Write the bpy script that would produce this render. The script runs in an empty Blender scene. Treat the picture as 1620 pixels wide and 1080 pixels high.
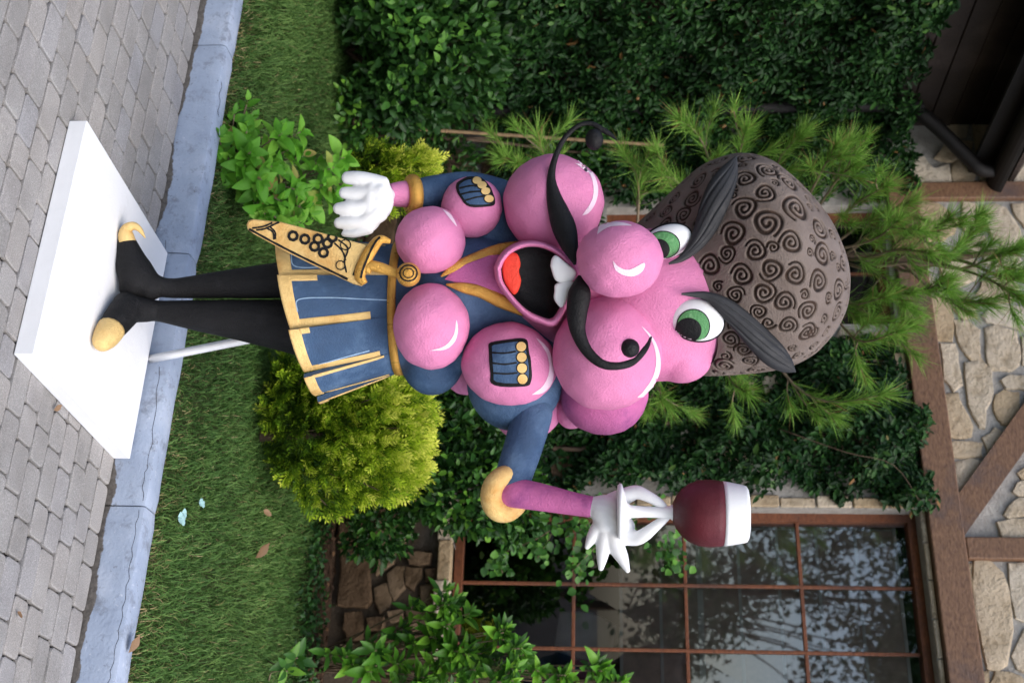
import bpy, bmesh, math, random
import numpy as np
from math import radians, sin, cos, pi, sqrt, atan
from mathutils import Vector, Matrix
from mathutils.bvhtree import BVHTree
from mathutils.geometry import delaunay_2d_cdt

scene = bpy.context.scene
col = scene.collection
R = random.Random(7)
G = np.random.default_rng(11)

# ------------------------------------------------------------------ camera
# The photograph is stored lying on its side: world up points to the right of
# the picture.  u, v below are the upright picture's axes (v upwards).
F, VH, EYE = 1950.0, 950.0, 1.62
TH = atan((VH - 810) / F)
cam = bpy.data.cameras.new('camera')
cam.sensor_width = 36.0
cam.lens = F * 36 / 1620
cam.clip_start, cam.clip_end = 0.05, 600
cam.dof.use_dof = True
cam.dof.focus_distance = 3.62
cam.dof.aperture_fstop = 4.2
camo = bpy.data.objects.new('camera', cam)
col.objects.link(camo)
ct, st = cos(TH), sin(TH)
camo.matrix_world = Matrix(((0, -1, 0, 0), (st, 0, -ct, 0), (ct, 0, st, EYE), (0, 0, 0, 1)))
scene.camera = camo

# ------------------------------------------------------------------ light
SUN_EL, SUN_AZ = radians(52), radians(152)      # azimuth clockwise from +Y
world = bpy.data.worlds.new('World')
scene.world = world
world.use_nodes = True
nt = world.node_tree
sky = nt.nodes.new('ShaderNodeTexSky')
sky.sky_type = 'NISHITA'
sky.sun_disc = False
sky.sun_elevation = SUN_EL
sky.sun_rotation = SUN_AZ
sky.air_density = 1.0
sky.dust_density = 3.0
sky.ozone_density = 1.0
bg = nt.nodes['Background']
bg.inputs['Strength'].default_value = 0.15
nt.links.new(sky.outputs[0], bg.inputs[0])
sd = bpy.data.lights.new('sun', 'SUN')
sd.energy = 1.0
sd.angle = radians(50)
sd.color = (1.0, 0.985, 0.96)
so = bpy.data.objects.new('sun', sd)
col.objects.link(so)
sdir = Vector((sin(SUN_AZ) * cos(SUN_EL), cos(SUN_AZ) * cos(SUN_EL), sin(SUN_EL)))
so.rotation_euler = (-sdir).to_track_quat('-Z', 'Y').to_euler()
so.location = sdir * 20
scene.view_settings.view_transform = 'Standard'
scene.view_settings.look = 'None'
scene.view_settings.gamma = 1
scene.view_settings.use_curve_mapping = False
scene.view_settings.exposure = 0.95
scene.render.engine = 'CYCLES'

# ------------------------------------------------------------------ helpers
def ray(u, v):
    x, y = (u - 540) / F, (v - 810) / F
    return Vector((x, ct + y * st, -st + y * ct))
def C(u, v, Y):
    d = ray(u, v)
    return Vector((0, 0, EYE)) + d * (Y / d.y)
def Gd(u, v, z=0.0):
    d = ray(u, v)
    return Vector((0, 0, EYE)) + d * ((EYE - z) / -d.z)
AL = radians(26.8)
EX, EY = cos(AL), -sin(AL)          # along kerb and wall, to the right
NX, NY = -sin(AL), -cos(AL)         # from the wall towards the viewer
def K(s, d, z):                     # kerb frame: d = distance behind the kerb's face
    return Vector((0.537 + EX * s - NX * d, 3.949 + EY * s - NY * d, z))
def W(s, z, off=0.0):               # wall frame
    return Vector((1.45 + EX * s + NX * off, 6.70 + EY * s + NY * off, z))
def w_of(u, v, off=0.0):            # picture point on the wall plane -> (s, z)
    d = ray(u, v)
    ox, oy = 1.45 + NX * off, 6.70 + NY * off
    t = (ox * NX + oy * NY) / (d.x * NX + d.y * NY)
    p = Vector((0, 0, EYE)) + d * t
    return ((p.x - ox) * EX + (p.y - oy) * EY, p.z)

def new_mesh(name, V, Fc, mat=None, smooth=False):
    me = bpy.data.meshes.new(name)
    me.from_pydata([tuple(v) for v in V], [], Fc)
    if mat: me.materials.append(mat)
    if smooth:
        me.polygons.foreach_set('use_smooth', [True] * len(me.polygons))
    me.update()
    return me
def place(name, me, parent=None, mw=None):
    o = bpy.data.objects.new(name, me)
    col.objects.link(o)
    if parent is not None:
        o.parent = parent
        o.matrix_parent_inverse = Matrix.Translation(-Vector(parent.get('_org', (0, 0, 0)))) if '_org' in parent else Matrix()
    if mw is not None: o.matrix_basis = mw
    return o
def obj(name, V, Fc, mat, parent=None, smooth=False):
    return place(name, new_mesh(name, V, Fc, mat, smooth), parent)
ORG = []
def thing(name, label, cat, loc, group=None):
    o = bpy.data.objects.new(name, None)
    col.objects.link(o)
    o.empty_display_size = 0.1
    o.location = loc
    o['_org'] = tuple(loc)
    ORG.append(o)
    return tag(o, label, cat, group)
def tag(o, label=None, cat=None, group=None, kind=None):
    if label: o['label'] = label
    if cat: o['category'] = cat
    if group: o['group'] = group
    if kind: o['kind'] = kind
    return o
def bulk(name, V, faces, mat, parent=None, attrs=None, smooth=False):
    """V: (n,k,3) array of n pieces, faces: list of index tuples within a piece."""
    n, k, _ = V.shape
    me = bpy.data.meshes.new(name)
    lt = np.array([len(f) for f in faces], dtype=np.int32)
    idx = np.concatenate([np.array(f, dtype=np.int64) for f in faces])
    loops = (np.arange(n)[:, None] * k + idx[None, :]).ravel().astype(np.int32)
    lens = np.tile(lt, n)
    starts = np.concatenate([[0], np.cumsum(lens)[:-1]]).astype(np.int32)
    me.vertices.add(n * k); me.vertices.foreach_set('co', V.astype(np.float32).ravel())
    me.loops.add(len(loops)); me.loops.foreach_set('vertex_index', loops)
    me.polygons.add(len(lens)); me.polygons.foreach_set('loop_start', starts)
    me.polygons.foreach_set('loop_total', lens.astype(np.int32))
    if smooth: me.polygons.foreach_set('use_smooth', np.ones(len(lens), dtype=bool))
    for an, av in (attrs or {}).items():
        a = me.attributes.new(an, 'FLOAT', 'POINT')
        a.data.foreach_set('value', np.repeat(av, k).astype(np.float32))
    me.materials.append(mat)
    me.update(calc_edges=True)
    me.validate()
    return place(name, me, parent)
def box_vf(fn, a0, a1, b0, b1, c0, c1, jit=0.0):
    V = [fn(a, b, c) for c in (c0, c1) for b in (b0, b1) for a in (a0, a1)]
    Fc = [(0, 2, 3, 1), (4, 5, 7, 6), (0, 1, 5, 4), (2, 6, 7, 3), (0, 4, 6, 2), (1, 3, 7, 5)]
    return V, Fc
def bevelled(name, fn, a0, a1, b0, b1, c0, c1, mat, parent=None, bev=0.006, seg=2):
    V, Fc = box_vf(fn, a0, a1, b0, b1, c0, c1)
    bm = bmesh.new()
    vs = [bm.verts.new(v) for v in V]
    for f in Fc: bm.faces.new([vs[i] for i in f])
    bmesh.ops.recalc_face_normals(bm, faces=bm.faces)
    if bev: bmesh.ops.bevel(bm, geom=bm.edges[:], offset=bev, segments=seg, affect='EDGES', profile=0.5)
    me = bpy.data.meshes.new(name); bm.to_mesh(me); bm.free()
    me.materials.append(mat)
    return place(name, me, parent)
def catmull(pts, n):
    pts = [np.array(p, float) for p in pts]
    P = [2 * pts[0] - pts[1]] + pts + [2 * pts[-1] - pts[-2]]
    out = []
    for i in range(1, len(P) - 2):
        for j in range(n):
            t = j / n
            a, b, c, d = P[i - 1], P[i], P[i + 1], P[i + 2]
            out.append(0.5 * ((2 * b) + (c - a) * t + (2 * a - 5 * b + 4 * c - d) * t * t + (-a + 3 * b - 3 * c + d) * t ** 3))
    out.append(pts[-1])
    return out
def sweep_vf(pts, n=6, sides=14, flat=1.0, ridges=0, ridge_amp=0.0, ref=None):
    """pts: list of (x,y,z,radius) in world units; smooth tube, closed ends."""
    Q = catmull(pts, n)
    V, Fc = [], []
    m = len(Q)
    for i, q in enumerate(Q):
        p = Vector(q[:3]); r = max(q[3], 0.0004)
        t = Vector(Q[min(i + 1, m - 1)][:3]) - Vector(Q[max(i - 1, 0)][:3])
        t.normalize()
        rf = ref or Vector((0, 1, 0))
        a = t.cross(rf)
        if a.length < 1e-3: a = t.cross(Vector((1, 0, 0)))
        a.normalize(); b = a.cross(t).normalized()
        for k in range(sides):
            f = 2 * pi * k / sides
            rr = r
            if ridges: rr = r * (1 + ridge_amp * abs(sin(ridges * f / 2)) - ridge_amp / 2)
            V.append(p + a * (rr * cos(f)) + b * (rr * flat * sin(f)))
    for i in range(m - 1):
        for k in range(sides):
            k2 = (k + 1) % sides
            Fc.append((i * sides + k, i * sides + k2, (i + 1) * sides + k2, (i + 1) * sides + k))
    Fc.append(tuple(range(sides - 1, -1, -1)))
    Fc.append(tuple((m - 1) * sides + k for k in range(sides)))
    return V, Fc
def sweep(name, pts, mat, parent, **kw):
    V, Fc = sweep_vf(pts, **kw)
    return obj(name, V, Fc, mat, parent, True)
def ell_vf(c, rx, ry, rz, rot=0.0, seg=40, rings=24):
    """ellipsoid; rot turns it in the picture plane (about Y)."""
    V, Fc = [], []
    M_ = Matrix.Rotation(rot, 3, 'Y')
    c = Vector(c)
    V.append(c + M_ @ Vector((0, 0, rz)))
    for i in range(1, rings):
        th = pi * i / rings
        for k in range(seg):
            ph = 2 * pi * k / seg
            V.append(c + M_ @ Vector((rx * sin(th) * cos(ph), ry * sin(th) * sin(ph), rz * cos(th))))
    V.append(c + M_ @ Vector((0, 0, -rz)))
    for k in range(seg): Fc.append((0, 1 + k, 1 + (k + 1) % seg))
    for i in range(rings - 2):
        for k in range(seg):
            a = 1 + i * seg
            Fc.append((a + k, a + seg + k, a + seg + (k + 1) % seg, a + (k + 1) % seg))
    a = 1 + (rings - 2) * seg
    for k in range(seg): Fc.append((a + k, len(V) - 1, a + (k + 1) % seg))
    return V, Fc
def E(u, v, Y, ru, rv, depth, rot=0.0, **kw):          # ellipsoid given in picture units
    k = Y / F
    return ell_vf(C(u, v, Y), ru * k, depth, rv * k, rot, **kw)
def join(*vfs):
    V, Fc = [], []
    for v, f in vfs:
        n = len(V)
        V += list(v); Fc += [tuple(i + n for i in t) for t in f]
    return V, Fc
def blend(name, vfs, mat, parent, voxel=0.007, smooth=6):
    """several closed shapes fused into one continuous surface"""
    V, Fc = join(*vfs)
    me = new_mesh(name + '_tmp', V, Fc)
    t = bpy.data.objects.new('tmp', me); col.objects.link(t)
    m = t.modifiers.new('r', 'REMESH'); m.mode = 'VOXEL'; m.voxel_size = voxel
    if smooth:
        s = t.modifiers.new('s', 'SMOOTH'); s.factor = 0.5; s.iterations = smooth
    dg = bpy.context.evaluated_depsgraph_get()
    out = bpy.data.meshes.new_from_object(t.evaluated_get(dg))
    bpy.data.objects.remove(t); bpy.data.meshes.remove(me)
    out.name = name
    out.materials.clear(); out.materials.append(mat)
    out.polygons.foreach_set('use_smooth', [True] * len(out.polygons))
    return place(name, out, parent)
def bvh_of(*objs):
    V, P = [], []
    for o in objs:
        n = len(V)
        V += [v.co.copy() for v in o.data.vertices]
        P += [tuple(i + n for i in p.vertices) for p in o.data.polygons]
    return BVHTree.FromPolygons(V, P)
CAMP = Vector((0, 0, EYE))
def hit(bvh, u, v):
    d = ray(u, v).normalized()
    p, nrm, i, dist = bvh.ray_cast(CAMP, d)
    if p is None:
        p, nrm, i, dist = bvh.find_nearest(CAMP + d * 3.75)
    if nrm.dot(d) > 0: nrm = -nrm
    return p, nrm
def paint(name, bvh, poly, mat, parent, off=0.0015, step=3.0, n=0):
    """flat paint lying on a sculpted surface: outline poly in picture units"""
    P = [Vector(p) for p in poly]
    if n: P = [Vector(q[:2]) for q in catmull([tuple(p) for p in P] + [tuple(P[0])], n)[:-1]]
    us = [p.x for p in P]; vs = [p.y for p in P]
    pts = list(P); m = len(P)
    edges = [(i, (i + 1) % m) for i in range(m)]
    uu = min(us) + step / 2
    while uu < max(us):
        vv = min(vs) + step / 2
        while vv < max(vs):
            c = False; j = m - 1
            for i in range(m):
                if (P[i].y > vv) != (P[j].y > vv) and uu < (P[j].x - P[i].x) * (vv - P[i].y) / (P[j].y - P[i].y) + P[i].x: c = not c
                j = i
            if c: pts.append(Vector((uu, vv)))
            vv += step
        uu += step
    r = delaunay_2d_cdt(pts, edges, [], 1, 1e-4)
    V = []
    for q in r[0]:
        p, nn = hit(bvh, q.x, q.y)
        V.append(p + nn * off)
    return obj(name, V, [tuple(f) for f in r[2]], mat, parent, True)
def stroke(name, bvh, pts, w, mat, parent, off=0.002, n=6, closed=False, raised=0.0):
    """painted line of width w (picture units) following a surface"""
    if closed: pts = list(pts) + [pts[0]]
    Q = [Vector(q[:2]) for q in catmull([tuple(p) for p in pts], n)]
    V, Fc = [], []
    m = len(Q)
    for i, q in enumerate(Q):
        t = (Q[min(i + 1, m - 1)] - Q[max(i - 1, 0)])
        if closed and i in (0, m - 1): t = Q[1] - Q[m - 2]
        t = t.normalized() if t.length > 0 else Vector((1, 0))
        nn = Vector((-t.y, t.x))
        f = i / (m - 1)
        ww = w if not isinstance(w, tuple) else (w[0] + (w[1] - w[0]) * f)
        ww *= 1 + 0.12 * sin(i * 1.7)
        for k in (-1, 0, 1):
            p, no = hit(bvh, q.x + nn.x * ww / 2 * k, q.y + nn.y * ww / 2 * k)
            V.append(p + no * (off + (raised if k == 0 else 0)))
    for i in range(m - 1):
        for k in (0, 1):
            a = i * 3 + k
            Fc.append((a, a + 1, a + 4, a + 3))
    return obj(name, V, Fc, mat, parent, True)
def cr(x0, y0, sc):                      # enlarged-crop point -> (u, v)
    return lambda x, y: (y0 + y / sc, x0 + x / sc)

# ------------------------------------------------------------------ materials
def nodes_of(name):
    m = bpy.data.materials.new(name)
    m.use_nodes = True
    t = m.node_tree
    return m, t, t.nodes, t.links, t.nodes['Principled BSDF']
def noise(N, L, scale, detail=4, rough=0.55, vec=None, dim='Object'):
    tc = N.new('ShaderNodeTexCoord')
    n = N.new('ShaderNodeTexNoise')
    n.inputs['Scale'].default_value = scale
    n.inputs['Detail'].default_value = detail
    n.inputs['Roughness'].default_value = rough
    L.new(vec or tc.outputs[dim], n.inputs['Vector'])
    return n
def ramp(N, L, src, stops):
    r = N.new('ShaderNodeValToRGB')
    e = r.color_ramp.elements
    while len(e) < len(stops): e.new(0.5)
    for el, (p, c) in zip(e, stops):
        el.position = p
        el.color = (*c, 1) if len(c) == 3 else c
    L.new(src, r.inputs[0])
    return r
def mixc(N, L, a, b, fac, mode='MIX'):
    m = N.new('ShaderNodeMix'); m.data_type = 'RGBA'; m.blend_type = mode
    for s, x in ((6, a), (7, b)):
        if hasattr(x, 'is_output'): L.new(x, m.inputs[s])
        else: m.inputs[s].default_value = (*x, 1)
    if hasattr(fac, 'is_output'): L.new(fac, m.inputs[0])
    else: m.inputs[0].default_value = fac
    return m.outputs[2]
def bump(N, L, B, src, dist, strength=1.0, prev=None):
    b = N.new('ShaderNodeBump')
    b.inputs['Distance'].default_value = dist
    b.inputs['Strength'].default_value = strength
    L.new(src, b.inputs['Height'])
    if prev: L.new(prev, b.inputs['Normal'])
    L.new(b.outputs[0], B.inputs['Normal'])
    return b.outputs[0]
def paintmat(name, c, rough=0.5, var=0.12, vs=7, bd=0.0042, bs=150, metal=0.0, c2=None, c2at=(0.55, 0.75), c2s=5, spec=0.28, lump=0.0045):
    m, t, N, L, B = nodes_of(name)
    n = noise(N, L, vs, 5)
    lo = tuple(x * (1 - var) for x in c); hi = tuple(min(1, x * (1 + var)) for x in c)
    r = ramp(N, L, n.outputs[0], [(0.3, lo), (0.7, hi)])
    out = r.outputs[0]
    if c2:
        n2 = noise(N, L, c2s, 6, 0.65)
        r2 = ramp(N, L, n2.outputs[0], [(c2at[0], (0, 0, 0)), (c2at[1], (1, 1, 1))])
        out = mixc(N, L, out, c2, r2.outputs[0])
    L.new(out, B.inputs['Base Color'])
    B.inputs['Roughness'].default_value = rough
    B.inputs['Metallic'].default_value = metal
    B.inputs['Specular IOR Level'].default_value = spec
    nb = noise(N, L, bs, 4, 0.7)
    p = bump(N, L, B, nb.outputs[0], bd)
    if lump:
        nl = noise(N, L, 22, 3, 0.5)
        p = bump(N, L, B, nl.outputs[0], lump, 0.5, p)
        tc = N.new('ShaderNodeTexCoord'); mp = N.new('ShaderNodeMapping')
        mp.inputs['Scale'].default_value = (60, 60, 14); mp.inputs['Rotation'].default_value = (0.4, 0.7, 0.3)
        L.new(tc.outputs['Object'], mp.inputs[0])
        ns = noise(N, L, 1.0, 4, 0.6, mp.outputs[0])
        bump(N, L, B, ns.outputs[0], lump * .35, 0.5, p)
        rr = ramp(N, L, ns.outputs[0], [(0.3, (rough + .12,) * 3), (0.7, (rough - .1,) * 3)])
        L.new(rr.outputs[0], B.inputs['Roughness'])
    return m
MT = {}
MT['pink'] = paintmat('pink_paint', (0.67, 0.225, 0.42), 0.6, 0.10, c2=(0.57, 0.165, 0.355), c2at=(0.55, 0.85), c2s=6)
MT['pink2'] = paintmat('deep_pink_paint', (0.50, 0.13, 0.32), 0.58, 0.14, c2=(0.22, 0.05, 0.2), c2at=(0.55, 0.8), c2s=9)
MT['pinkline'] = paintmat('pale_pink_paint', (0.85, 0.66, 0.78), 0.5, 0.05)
MT['blue'] = paintmat('navy_paint', (0.042, 0.088, 0.175), 0.55, 0.25, c2=(0.115, 0.19, 0.30), c2at=(0.50, 0.80), c2s=7)
MT['lightblue'] = paintmat('pale_blue_line', (0.28, 0.42, 0.60), 0.5, 0.2)
MT['gold'] = paintmat('gold_paint', (0.62, 0.34, 0.075), 0.34, 0.25, metal=0.55, c2=(0.36, 0.16, 0.03), c2at=(0.55, 0.8), c2s=11)
MT['paleg'] = paintmat('pale_gold_paint', (0.72, 0.50, 0.20), 0.42, 0.15, metal=0.2, c2=(0.55, 0.28, 0.07), c2at=(0.5, 0.75), c2s=9)
MT['black'] = paintmat('black_paint', (0.007, 0.007, 0.008), 0.5, 0.3, bd=0.003, lump=0.004, spec=.22)
MT['brow'] = paintmat('grey_black_paint', (0.026, 0.027, 0.030), 0.6, 0.3, bd=0.001, lump=0.004)
MT['legs'] = paintmat('black_leg_paint', (0.008, 0.008, 0.009), 0.6, 0.3, spec=.2, c2=(0.028, 0.028, 0.03), c2at=(0.6, 0.8), c2s=8)
MT['white'] = paintmat('white_paint', (0.74, 0.75, 0.76), 0.5, 0.02, bd=0.0006, lump=0.0015)
MT['board'] = paintmat('white_board_paint', (0.74, 0.75, 0.77), 0.5, 0.02, bd=0.0008, lump=0.002, c2=(0.55, 0.55, 0.54), c2at=(0.60, 0.9), c2s=7)
MT['red'] = paintmat('red_paint', (0.75, 0.055, 0.03), 0.42, 0.1)
MT['wine'] = paintmat('wine_paint', (0.085, 0.012, 0.018), 0.45, 0.25, c2=(0.20, 0.02, 0.035), c2at=(0.5, 0.75), c2s=6, bs=260, bd=0.0016)
MT['green'] = paintmat('green_paint', (0.10, 0.30, 0.11), 0.4, 0.25, c2=(0.30, 0.52, 0.28), c2at=(0.55, 0.75), c2s=30)

def hatmat():
    m, t, N, L, B = nodes_of('fur_hat_paint')
    n = noise(N, L, 9, 5)
    r = ramp(N, L, n.outputs[0], [(0.3, (0.155, 0.118, 0.098)), (0.72, (0.235, 0.19, 0.165))])
    a = N.new('ShaderNodeAttribute'); a.attribute_name = 'groove'
    n2 = noise(N, L, 30, 4)
    g = ramp(N, L, n2.outputs[0], [(0.3, (0.020, 0.013, 0.010)), (0.75, (0.065, 0.036, 0.022))])
    gr = ramp(N, L, a.outputs['Fac'], [(0.25, (0, 0, 0)), (0.7, (1, 1, 1))])
    L.new(mixc(N, L, r.outputs[0], g.outputs[0], gr.outputs[0]), B.inputs['Base Color'])
    B.inputs['Roughness'].default_value = 0.62
    B.inputs['Specular IOR Level'].default_value = 0.3
    bump(N, L, B, noise(N, L, 170, 4, 0.7).outputs[0], 0.007)
    return m
MT['hat'] = hatmat()

def leafmat(name, stops, rough=0.45, transl=0.25, spec=0.3):
    m, t, N, L, B = nodes_of(name)
    a = N.new('ShaderNodeAttribute'); a.attribute_name = 'tint'
    r = ramp(N, L, a.outputs['Fac'], stops)
    L.new(r.outputs[0], B.inputs['Base Color'])
    B.inputs['Roughness'].default_value = rough
    B.inputs['Specular IOR Level'].default_value = spec
    tr = N.new('ShaderNodeBsdfTranslucent')
    L.new(r.outputs[0], tr.inputs[0])
    mx = N.new('ShaderNodeMixShader'); mx.inputs[0].default_value = transl
    L.new(B.outputs[0], mx.inputs[1]); L.new(tr.outputs[0], mx.inputs[2])
    L.new(mx.outputs[0], N['Material Output'].inputs[0])
    return m
def leafobjmat(name, stops, rough=0.4):
    """one leaf per object: colour by object random, with a paler midrib and blotches"""
    m, t, N, L, B = nodes_of(name)
    oi = N.new('ShaderNodeObjectInfo')
    r = ramp(N, L, oi.outputs['Random'], stops)
    n = noise(N, L, 60, 4)
    rr = ramp(N, L, n.outputs[0], [(0.3, (0.75, 0.75, 0.75)), (0.75, (1.2, 1.2, 1.2))])
    c = mixc(N, L, r.outputs[0], rr.outputs[0], 1.0, 'MULTIPLY')
    L.new(c, B.inputs['Base Color'])
    B.inputs['Roughness'].default_value = rough
    B.inputs['Specular IOR Level'].default_value = 0.28
    tr = N.new('ShaderNodeBsdfTranslucent'); L.new(c, tr.inputs[0])
    mx = N.new('ShaderNodeMixShader'); mx.inputs[0].default_value = 0.25
    L.new(B.outputs[0], mx.inputs[1]); L.new(tr.outputs[0], mx.inputs[2])
    L.new(mx.outputs[0], N['Material Output'].inputs[0])
    return m
LM = {}
LM['ivy'] = leafmat('climber_leaf', [(0, (0.005, 0.020, 0.006)), (0.5, (0.012, 0.045, 0.010)), (0.85, (0.034, 0.10, 0.020)), (0.96, (0.085, 0.18, 0.035)), (1, (0.20, 0.11, 0.04))], 0.5, 0.2, 0.2)  # greens lowered to stand in for the shade over the left climbers
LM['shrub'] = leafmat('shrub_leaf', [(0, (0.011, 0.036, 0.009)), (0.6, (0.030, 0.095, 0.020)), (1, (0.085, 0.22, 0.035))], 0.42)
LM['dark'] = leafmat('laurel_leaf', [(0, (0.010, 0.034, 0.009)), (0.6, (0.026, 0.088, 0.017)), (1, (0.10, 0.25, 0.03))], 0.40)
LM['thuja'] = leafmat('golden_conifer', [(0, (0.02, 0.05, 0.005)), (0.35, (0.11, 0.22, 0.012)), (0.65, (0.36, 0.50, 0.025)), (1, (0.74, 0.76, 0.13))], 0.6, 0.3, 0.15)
LM['grass'] = leafmat('grass_blade', [(0, (0.024, 0.066, 0.014)), (0.45, (0.07, 0.158, 0.036)), (0.85, (0.19, 0.31, 0.085)), (0.93, (0.30, 0.26, 0.11)), (1, (0.42, 0.34, 0.19))], 0.55, 0.3, 0.2)
LM['pine'] = leafmat('pine_needle', [(0, (0.075, 0.18, 0.025)), (0.6, (0.18, 0.37, 0.055)), (0.93, (0.34, 0.54, 0.11)), (0.96, (0.28, 0.18, 0.07)), (1, (0.30, 0.19, 0.08))], 0.5, 0.3, 0.2)
LM['hydbulk'] = leafmat('hydrangea_leaf_mass', [(0, (0.04, 0.15, 0.01)), (0.6, (0.10, 0.30, 0.022)), (1, (0.18, 0.42, 0.045))], 0.5)
LM['lancebulk'] = leafmat('lance_leaf_mass', [(0, (0.02, 0.07, 0.01)), (0.6, (0.06, 0.19, 0.018)), (1, (0.16, 0.36, 0.035))], 0.42)
LM['litter'] = leafmat('bed_leaf_litter', [(0, (0.05, 0.03, 0.02)), (1, (0.16, 0.09, 0.045))], 0.8)
LM['tree'] = leafmat('tree_leaf', [(0, (0.02, 0.05, 0.015)), (1, (0.05, 0.10, 0.03))], 0.6)
LM['hyd'] = leafobjmat('hydrangea_leaf', [(0, (0.06, 0.21, 0.012)), (0.45, (0.12, 0.36, 0.026)), (0.88, (0.21, 0.47, 0.05)), (0.95, (0.34, 0.36, 0.08)), (1, (0.34, 0.26, 0.08))], 0.5)
LM['lance'] = leafobjmat('lance_leaf', [(0, (0.04, 0.13, 0.012)), (0.5, (0.09, 0.27, 0.02)), (1, (0.20, 0.42, 0.04))], 0.42)
LM['shrubobj'] = leafobjmat('shrub_leaf_single', [(0, (0.028, 0.09, 0.018)), (0.6, (0.055, 0.17, 0.03)), (1, (0.13, 0.31, 0.045))], 0.45)
LM['darkobj'] = leafobjmat('laurel_leaf_single', [(0, (0.022, 0.075, 0.014)), (0.6, (0.05, 0.155, 0.022)), (1, (0.15, 0.33, 0.035))], 0.42)
LM['ivyobj'] = leafobjmat('climber_leaf_single', [(0, (0.007, 0.027, 0.007)), (0.8, (0.024, 0.08, 0.016)), (0.97, (0.10, 0.21, 0.045)), (1, (0.2, 0.12, 0.05))], 0.48)
LM['dry'] = leafobjmat('dry_leaf_brown', [(0, (0.16, 0.09, 0.045)), (1, (0.30, 0.19, 0.11))], 0.6)

def woodmat(name, c1, c2, stain=(0.05, 0.035, 0.03)):
    m, t, N, L, B = nodes_of(name)
    tc = N.new('ShaderNodeTexCoord')
    mp = N.new('ShaderNodeMapping')
    mp.inputs['Rotation'].default_value = (0, 0, AL)
    mp.inputs['Scale'].default_value = (0.9, 24, 24)
    L.new(tc.outputs['Object'], mp.inputs[0])
    n = noise(N, L, 3.0, 6, 0.6, mp.outputs[0])
    r = ramp(N, L, n.outputs[0], [(0.26, tuple(x * .45 for x in c1)), (0.34, c1), (0.7, c2)])
    n2 = noise(N, L, 2.6, 5, 0.6)
    r2 = ramp(N, L, n2.outputs[0], [(0.52, (0, 0, 0)), (0.66, (0.75, 0.75, 0.75))])
    L.new(mixc(N, L, r.outputs[0], stain, r2.outputs[0]), B.inputs['Base Color'])
    B.inputs['Roughness'].default_value = 0.6
    bump(N, L, B, n.outputs[0], 0.004)
    return m
MT['beam'] = woodmat('old_timber', (0.115, 0.058, 0.032), (0.215, 0.118, 0.064), (0.075, 0.053, 0.05))
MT['frame'] = woodmat('red_brown_frame', (0.115, 0.036, 0.014), (0.20, 0.066, 0.024), (0.07, 0.03, 0.02))
MT['gutter'] = paintmat('dark_gutter_paint', (0.008, 0.007, 0.007), 0.45, 0.2, lump=0)
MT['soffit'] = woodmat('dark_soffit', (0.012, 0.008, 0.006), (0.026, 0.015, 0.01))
def stonemat(name, a, b, c, pits=True):
    m, t, N, L, B = nodes_of(name)
    oi = N.new('ShaderNodeObjectInfo')
    r = ramp(N, L, oi.outputs['Random'], [(0, a), (0.5, b), (1, c)])
    n = noise(N, L, 9, 8, 0.68)
    rr = ramp(N, L, n.outputs[0], [(0.28, (0.55, 0.5, 0.42)), (0.5, (0.95, 0.93, 0.9)), (0.72, (1.12, 1.12, 1.12))])
    L.new(mixc(N, L, r.outputs[0], rr.outputs[0], 1.0, 'MULTIPLY'), B.inputs['Base Color'])
    B.inputs['Roughness'].default_value = 0.9
    B.inputs['Specular IOR Level'].default_value = 0.15
    p = bump(N, L, B, n.outputs[0], 0.03, 1.0)
    n2 = noise(N, L, 45, 4, 0.7)
    bump(N, L, B, n2.outputs[0], 0.010, 1.0, p)
    return m
MT['stone'] = stonemat('pale_stone', (0.44, 0.34, 0.22), (0.54, 0.455, 0.345), (0.60, 0.54, 0.45))
MT['lowstone'] = stonemat('earthy_stone', (0.10, 0.066, 0.04), (0.15, 0.105, 0.066), (0.20, 0.15, 0.10))
MT['mortar'] = paintmat('grey_mortar', (0.34, 0.325, 0.30), 0.95, 0.2, 12, bd=0.012, bs=45, spec=0.1)
def dirt_at_foot(m, colr, z0, z1):
    """splashed earth on the lowest part of the masonry, with a ragged upper edge"""
    t = m.node_tree; N, L = t.nodes, t.links
    B = N['Principled BSDF']; src = B.inputs['Base Color'].links[0].from_socket
    geo = N.new('ShaderNodeNewGeometry'); sx = N.new('ShaderNodeSeparateXYZ'); L.new(geo.outputs['Position'], sx.inputs[0])
    n = noise(N, L, 5, 5, .6, geo.outputs['Position'])
    ma = N.new('ShaderNodeMath'); ma.operation = 'MULTIPLY_ADD'; L.new(n.outputs[0], ma.inputs[0]); ma.inputs[1].default_value = .5; L.new(sx.outputs[2], ma.inputs[2])
    mr = N.new('ShaderNodeMapRange'); L.new(ma.outputs[0], mr.inputs[0])
    mr.inputs[1].default_value = z0; mr.inputs[2].default_value = z1; mr.inputs[3].default_value = 1; mr.inputs[4].default_value = 0
    L.new(mixc(N, L, src, colr, mr.outputs[0]), B.inputs['Base Color'])
dirt_at_foot(MT['mortar'], (0.085, 0.066, 0.048), .85, 1.25)
MT['shadewall'] = paintmat('dark_render', (0.05, 0.036, 0.026), 0.95, 0.3, 6, bd=0.008, bs=30, spec=0.1)  # wall colour darkened to stand in for shade under the deep eaves
MT['room'] = paintmat('dark_room', (0.02, 0.018, 0.017), 0.9, 0.2, lump=0)
MT['blind'] = paintmat('brown_blind_fabric', (0.66, 0.53, 0.47), 0.85, 0.15, 20, bd=0.001, bs=400, lump=0)
MT['batten'] = paintmat('white_batten', (0.86, 0.86, 0.85), 0.6, 0.1, lump=0)
MT['bark'] = paintmat('bark', (0.10, 0.07, 0.05), 0.9, 0.35, 30, bd=0.004, bs=80, spec=0.1)
MT['cane'] = paintmat('dry_cane', (0.30, 0.20, 0.11), 0.7, 0.3, 20, bd=0.002, bs=60)
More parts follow.
